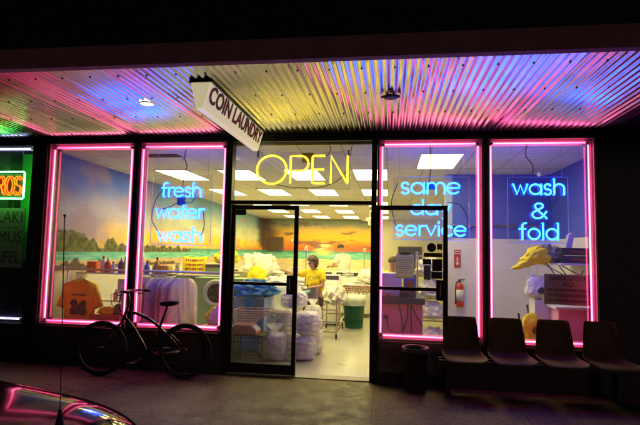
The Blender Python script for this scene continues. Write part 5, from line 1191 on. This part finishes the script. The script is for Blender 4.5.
for x, y, z1, lab in ((1.70, 0.42, 0.86, 'dark brush handle standing left of the sunflower bag'), (1.87, 0.66, 0.95, 'dark brush handle standing behind the sunflower bag')):
    g = B(); tube(g, [(x, y, 0.505), (x - 0.05, y, z1 - 0.1), (x - 0.06, y, z1)], [0.007, 0.008, 0.015], 7); tag(obj('brush', g, M['ink']), lab, 'brush', 'brushes in the right window')

# ------------------------------------------------------------------ bench outside
bench = thing('bench_frame', 'dark steel beam on legs carrying four seats under the right windows', 'bench', (1.60, -0.30, 0))
g = B(); box(g, -1.02, 1.00, -0.06, 0.0, 0.335, 0.385, 0.004); box(g, -1.02, 1.00, 0.10, 0.14, 0.335, 0.385, 0.004); obj('beam', g, M['black'], bench)
for x in (-0.93, 0.90):
    g = B(); box(g, x - 0.025, x + 0.025, -0.02, 0.12, 0.02, 0.334); box(g, x - 0.03, x + 0.03, -0.20, 0.24, 0.0, 0.025, 0.004); obj('leg', g, M['black'], bench)
def shell():
    """Moulded seat: seat pan curving up into a back that narrows to the top, with turned rims."""
    prof = [(-0.27, 0.405), (-0.255, 0.425), (-0.20, 0.435), (-0.08, 0.425), (0.06, 0.425), (0.13, 0.45), (0.165, 0.52), (0.19, 0.62), (0.212, 0.74), (0.225, 0.84), (0.235, 0.855)]
    hw = [0.228, 0.232, 0.235, 0.235, 0.228, 0.222, 0.215, 0.204, 0.19, 0.178, 0.165]
    n = 14; v = []; f = []
    for (y, z), h in zip(prof, hw):
        for k in range(n + 1):
            s = -1 + 2 * k / n; e = abs(s) ** 6
            v.append((s * h, y - 0.05 * e * (1 if z > 0.46 else 0.25), z + 0.035 * e * (1 if z < 0.46 else 0.1)))
    for i in range(len(prof) - 1):
        for k in range(n): f.append((i * (n + 1) + k, i * (n + 1) + k + 1, (i + 1) * (n + 1) + k + 1, (i + 1) * (n + 1) + k))
    return v, f
for i, (x, lab) in enumerate(((0.845, 'moulded brown shell seat at the left end, beside the trash bin'), (1.36, 'moulded brown shell seat, second from the trash bin'), (1.885, 'moulded brown shell seat, third from the trash bin'), (2.395, 'moulded brown shell seat at the dark right end of the bench'))):
    if i == 0:
        s0 = thing('shell_seat', lab, 'seat', (x, -0.30, 0), 0, 'moulded seats on the bench')
        o = obj('shell', shell(), M['shell'], s0, True); md = o.modifiers.new('s', 'SOLIDIFY'); md.thickness = 0.008; md.offset = 0; o.modifiers.new('b', 'SUBSURF').render_levels = 1
        g = B(); box(g, -0.15, 0.15, -0.10, 0.12, 0.386, 0.418); obj('mount', g, M['black'], s0)
    else: dup(s0, (x, -0.30, 0), 0, lab, 'moulded seats on the bench')
# bin outside
ob = thing('street_bin', 'small round black trash bin with a ragged bag over its rim', 'trash bin', (0.31, -0.28, 0))
ob.scale = (0.9, 0.9, 0.96)
g = B(); lathe(g, [(0.125, 0.0), (0.13, 0.008), (0.158, 0.50), (0.166, 0.50), (0.166, 0.52), (0.15, 0.52), (0.12, 0.05), (0.001, 0.045)], n=28); obj('bin_body', g, M['black'], ob, True)
g = B(); lathe(g, [(0.170, 0.475), (0.173, 0.515), (0.168, 0.528), (0.15, 0.522), (0.13, 0.35)], n=40, jitter=lambda i, k: 0.06 * noise.noise(Vector((k * 0.5, i * 1.2, 7))) * (2 if i == 0 else 1), caps=False); obj('bag_rim', g, M['dullbag'], ob, True)

# ------------------------------------------------------------------ bicycle
bk = thing('bicycle', 'dark bicycle with a curved frame parked against the left window wall', 'bicycle', (-3.02, -0.40, 0))
bk.rotation_euler = (R(-2.5), 0, R(4))
RX, FX, HR = 0.535, -0.535, 0.335
for x in (FX, RX):
    g = B(); tube(g, [(x + (HR - 0.02) * math.cos(2 * PI * k / 48), 0, HR + (HR - 0.02) * math.sin(2 * PI * k / 48)) for k in range(48)], 0.021, 8, True)
    w_ = obj('wheel', g, M['rubber'], bk, True)
    g = B(); tube(g, [(x + (HR - 0.05) * math.cos(2 * PI * k / 48), 0, HR + (HR - 0.05) * math.sin(2 * PI * k / 48)) for k in range(48)], 0.011, 6, True); obj('rim', g, M['bikesteel'], w_, True)
    g = B()
    for k in range(28):
        a = 2 * PI * k / 28; b_ = a + (0.35 if k % 2 else -0.35); sd = 0.03 if k % 4 < 2 else -0.03
        tube(g, [(x + 0.03 * math.cos(b_), sd, HR + 0.03 * math.sin(b_)), (x + (HR - 0.055) * math.cos(a), 0, HR + (HR - 0.055) * math.sin(a))], 0.0012, 4)
    obj('spokes', g, M['bikesteel'], w_)
    g = B(); lathe(g, [(0.012, -0.06), (0.028, -0.035), (0.022, 0), (0.028, 0.035), (0.012, 0.06)], (x, 0, HR), 12, 'Y'); obj('hub', g, M['bikesteel'], w_, True)
def crv(pts, n=6):
    q = loopc([(p[0], p[1]) for p in pts], 0); return [Vector(p) for p in q]
g = B()
tube(g, [(-0.232, 0, 0.83), (-0.285, 0, 0.66)], 0.021, 10)
tube(g, crv([(-0.245, 0.785), (-0.12, 0.775), (0.03, 0.72), (0.14, 0.655), (0.225, 0.59)]), 0.019, 10)
tube(g, crv([(-0.262, 0.73), (-0.15, 0.61), (-0.02, 0.43), (0.085, 0.26)]), 0.022, 10)
tube(g, [(0.085, 0, 0.26), (0.262, 0, 0.80)], 0.018, 10)
for s in (-1, 1):
    tube(g, [(0.225, 0.012 * s, 0.60), (0.36, 0.05 * s, 0.50), (0.535, 0.062 * s, HR)], 0.0105, 8)
    tube(g, [(0.09, 0.03 * s, 0.265), (0.25, 0.05 * s, 0.29), (0.535, 0.062 * s, HR)], 0.011, 8)
obj('frame', g, M['bikepaint'], bk, True)
g = B(); tube(g, [(-0.285, 0, 0.66), (-0.295, 0, 0.63)], 0.024, 10)
for s in (-1, 1): tube(g, [(-0.29, 0.01 * s, 0.655), (-0.30, 0.055 * s, 0.63), (-0.33, 0.058 * s, 0.57)], 0.016, 9); tube(g, [(-0.33, 0.058 * s, 0.57), (-0.43, 0.06 * s, 0.44), (FX, 0.06 * s, HR)], 0.011, 8)
obj('fork', g, M['bikepaint'], bk, True)
g = B(); tube(g, [(-0.232, 0, 0.83), (-0.215, 0, 0.93), (-0.235, 0, 1.02), (-0.29, 0, 1.04)], 0.016, 9)
tube(g, [(-0.12, -0.30, 1.045), (-0.20, -0.26, 1.055), (-0.27, -0.14, 1.05), (-0.29, 0, 1.04), (-0.27, 0.14, 1.05), (-0.20, 0.26, 1.055), (-0.12, 0.30, 1.045)], 0.0115, 9)
hb = obj('handlebar', g, M['bikepaint'], bk, True)
for s in (-1, 1):
    g = B(); tube(g, [(-0.085, 0.315 * s, 1.042), (-0.16, 0.28 * s, 1.05)], 0.017, 9); obj('grip', g, M['rubber'], hb, True)
    g = B(); tube(g, [(-0.20, 0.26 * s, 1.05), (-0.25, 0.24 * s, 1.03), (-0.23, 0.30 * s, 1.005), (-0.16, 0.32 * s, 1.01)], 0.006, 6); obj('brake_lever', g, M['ink'], hb, True)
g = B()
for k, (p0, sw) in enumerate((((-0.25, -0.2, 1.04), -0.40), ((-0.25, 0.2, 1.04), -0.38), ((-0.27, 0.1, 1.05), -0.35))):
    tube(g, [p0, (sw, p0[1] * 0.6, 1.0), (sw - 0.01, p0[1] * 0.3, 0.88), (-0.30, 0.02, 0.72), (-0.31, 0.02, 0.64)], 0.004, 6)
obj('cable', g, M['ink'], bk, True)
g = B(); tube(g, [(0.255, 0, 0.78), (0.285, 0, 0.89)], 0.013, 8); obj('seat_post', g, M['bikesteel'], bk, True)
g = B()
t = bmesh.new(); bmesh.ops.create_icosphere(t, subdivisions=4, radius=1)
for v in t.verts:
    p = v.co; q = (p.x + 1) / 2; w_ = 0.035 + 0.075 * (q ** 1.6)
    v.co = Vector((0.175 + 0.255 * q, p.y * w_ * (1.0), 0.915 + p.z * (0.032 if p.z > 0 else 0.045) + 0.022 * (q - 0.5)))
obj('saddle', t, M['rubber'], bk, True)
g = B(); lathe(g, [(0.02, -0.05), (0.02, 0.05)], (0.085, 0, 0.26), 12, 'Y'); lathe(g, [(0.09, -0.052), (0.095, -0.05), (0.095, -0.046), (0.09, -0.044)], (0.085, 0, 0.26), 30, 'Y')
tube(g, [(0.085, -0.06, 0.26), (-0.075, -0.075, 0.185)], 0.011, 7); tube(g, [(0.085, 0.06, 0.26), (0.245, 0.075, 0.335)], 0.011, 7)
ck = obj('crank', g, M['bikesteel'], bk, False)
for p in ((-0.08, -0.12, 0.182), (0.25, 0.12, 0.338)):
    g = B(); box(g, p[0] - 0.05, p[0] + 0.05, p[1] - 0.045, p[1] + 0.045, p[2] - 0.012, p[2] + 0.012, 0.004); obj('pedal', g, M['rubber'], ck)
g = B(); tube(g, [(0.085, -0.048, 0.352), (0.535, -0.048, 0.378)], 0.005, 5); tube(g, [(0.085, -0.048, 0.168), (0.50, -0.048, 0.20), (0.535, -0.048, 0.295)], 0.005, 5); lathe(g, [(0.042, -0.05), (0.042, -0.046)], (0.535, 0, HR), 20, 'Y'); tube(g, [(0.535, -0.06, HR), (0.52, -0.055, 0.21)], 0.012, 6); obj('chain', g, M['ink'], bk)
g = B(); tube(g, [(0.20, 0.05, 0.28), (0.27, 0.20, 0.0)], 0.008, 6); obj('kickstand', g, M['bikesteel'], bk, True)

# ------------------------------------------------------------------ car in the foreground
car = thing('parked_car', 'glossy black car at the kerb mirroring the neon in its bonnet, with a whip aerial', 'car', (-1.27, -4.12, -0.13))
def loft(stations, n=32, power=2.6):
    v = []; f = []
    for (x, hw, zb, zt, pw) in stations:
        zc = (zb + zt) / 2; hz = (zt - zb) / 2
        for k in range(n):
            a = 2 * PI * k / n; c, s = math.cos(a), math.sin(a)
            e = 2 / pw
            v.append((x, hw * math.copysign(abs(c) ** e, c), zc + hz * math.copysign(abs(s) ** e, s)))
    m_ = len(stations)
    for i in range(m_ - 1):
        for k in range(n): f.append((i * n + k, i * n + (k + 1) % n, (i + 1) * n + (k + 1) % n, (i + 1) * n + k))
    f.append(tuple(range(n))[::-1]); f.append(tuple((m_ - 1) * n + k for k in range(n)))
    return v, f
st_ = [(0.0, 0.52, 0.34, 0.60, 2.6), (-0.03, 0.62, 0.27, 0.68, 2.8), (-0.10, 0.72, 0.22, 0.765, 3.0), (-0.22, 0.79, 0.20, 0.835, 3.2), (-0.42, 0.835, 0.19, 0.885, 3.4), (-0.75, 0.855, 0.18, 0.925, 3.6), (-1.10, 0.865, 0.18, 0.955, 3.8), (-1.40, 0.87, 0.18, 0.985, 4.0), (-2.2, 0.875, 0.18, 0.995, 4.2), (-3.3, 0.87, 0.18, 0.995, 4.0), (-3.9, 0.84, 0.20, 0.985, 3.6), (-4.25, 0.77, 0.24, 0.93, 3.0), (-4.36, 0.62, 0.32, 0.80, 2.6)]
v, f = loft(st_, 72)
v = [(x, y, z + (0.020 * (1 - sm(0.40, 0.58, abs(y))) - 0.012 * math.exp(-((abs(y) - 0.66) / 0.05) ** 2) if z > 0.6 and -1.45 < x < -0.05 else 0)) for x, y, z in v]
b_ = obj('body', (v, f), M['carpaint'], car, True); b_.modifiers.new('s', 'SUBSURF').render_levels = 2
ca_ = [(-1.30, 0.66, 0.90, 0.985, 3.0), (-1.55, 0.69, 0.90, 1.12, 3.0), (-1.95, 0.66, 0.90, 1.34, 3.0), (-2.3, 0.635, 0.90, 1.405, 3.2), (-2.9, 0.63, 0.90, 1.40, 3.2), (-3.3, 0.65, 0.90, 1.29, 3.0), (-3.75, 0.68, 0.90, 1.05, 3.0), (-3.9, 0.66, 0.90, 0.985, 3.0)]
cb_ = obj('cabin', loft(ca_), M['carglass'], car, True); cb_.modifiers.new('s', 'SUBSURF').render_levels = 1
g = B(); box(g, -3.0, -2.15, -0.56, 0.56, 1.385, 1.425, 0.015); obj('roof', g, M['carpaint'], car)
for y in (-0.56, 0.56):
    g = B(); blob(g, (-0.13, y, 0.62), 0.10, 0.15, 0.065, 0, sub=3); obj('headlight', g, M['headlamp'], car, True)
g = B(); box(g, -0.06, 0.012, -0.34, 0.34, 0.50, 0.60, 0.008); obj('grille', g, M['ink'], car)
g = B(); box(g, -0.09, 0.035, -0.66, 0.66, 0.26, 0.40, 0.03); obj('bumper', g, M['carpaint'], car)
for x in (-0.85, -3.45):
    for y in (-0.80, 0.80):
        g = B(); lathe(g, [(0.20, -0.09), (0.30, -0.09), (0.315, -0.06), (0.315, 0.06), (0.30, 0.09), (0.20, 0.09)], (x, y, 0.315), 32, 'Y'); w_ = obj('wheel', g, M['rubber'], car, True)
        g = B(); lathe(g, [(0.001, -0.085), (0.06, -0.088), (0.20, -0.075), (0.20, 0.075), (0.06, 0.088), (0.001, 0.085)], (x, y, 0.315), 24, 'Y'); obj('rim', g, M['steel'], w_, True)
for y in (-0.80, 0.80):
    g = B(); blob(g, (-1.62, y * 1.12, 1.02), 0.07, 0.10, 0.065, 0, sub=3); tube(g, [(-1.62, y * 0.9, 0.97), (-1.62, y * 1.1, 1.0)], 0.02, 7); obj('wing_mirror', g, M['carpaint'], car, True)
g = B(); lathe(g, [(0.024, 0), (0.02, 0.02), (0.012, 0.06), (0.008, 0.09)], (-0.275, 0.13, 0.86), 14); tube(g, [(-0.275, 0.13, 0.94), (-0.315, 0.13, 1.87)], 0.0026, 6); blob(g, (-0.315, 0.13, 1.875), 0.007, 0.007, 0.008, 0, sub=2); obj('aerial', g, M['ink'], car, True)

# ------------------------------------------------------------------ camera, light, world, render settings
camd = bpy.data.cameras.new('camera'); cam = bpy.data.objects.new('camera', camd); C.objects.link(cam); sc.camera = cam
F_, P_, Y_, R_, H_, D_ = 487.37, 0.0793, 0.1427, 0.0209, 1.597, 6.183
cp, sp, cy, sy, cr, sr = math.cos(P_), math.sin(P_), math.cos(Y_), math.sin(Y_), math.cos(R_), math.sin(R_)
fwd = Vector((-sy * cp, cy * cp, sp)); rt = Vector((cy, sy, 0)); up = rt.cross(fwd)
r2 = rt * cr + up * sr; u2 = up * cr - rt * sr
cam.matrix_world = Matrix(((r2.x, u2.x, -fwd.x, 0), (r2.y, u2.y, -fwd.y, -D_), (r2.z, u2.z, -fwd.z, H_), (0, 0, 0, 1)))
camd.sensor_width = 36; camd.lens = F_ / 640 * 36; camd.clip_start = 0.05; camd.clip_end = 1000

w = bpy.data.worlds.new('World'); sc.world = w; w.use_nodes = True
nt = w.node_tree; bg = nt.nodes['Background']
sky = nt.nodes.new('ShaderNodeTexSky'); sky.sky_type = 'NISHITA'; sky.sun_disc = False
ELEV, ROT = R(-6), R(180); sky.sun_elevation = ELEV; sky.sun_rotation = ROT
nt.links.new(sky.outputs[0], bg.inputs[0]); bg.inputs[1].default_value = 0.05
# a weak, distant street glow from behind the camera stands in for the sun at night
sl = bpy.data.lights.new('street_glow', 'SUN'); sl.energy = 0.08; sl.color = (1.0, 0.72, 0.62); sl.angle = R(12)
so = bpy.data.objects.new('street_glow', sl); C.objects.link(so); so.rotation_euler = (R(83), 0, R(28))

sc.view_settings.view_transform = 'Standard'; sc.view_settings.look = 'None'; sc.view_settings.exposure = 0; sc.view_settings.gamma = 1; sc.view_settings.use_curve_mapping = False
sc.render.engine = 'CYCLES'
cy_ = sc.cycles
cy_.max_bounces = 7; cy_.diffuse_bounces = 4; cy_.glossy_bounces = 4; cy_.transmission_bounces = 4; cy_.transparent_max_bounces = 24
cy_.caustics_reflective = False; cy_.caustics_refractive = False; cy_.blur_glossy = 0.5
cy_.sample_clamp_indirect = 6; cy_.use_denoising = True; cy_.use_adaptive_sampling = True; cy_.adaptive_threshold = 0.015
try: cy_.denoiser = 'OPENIMAGEDENOISE'
except Exception: pass
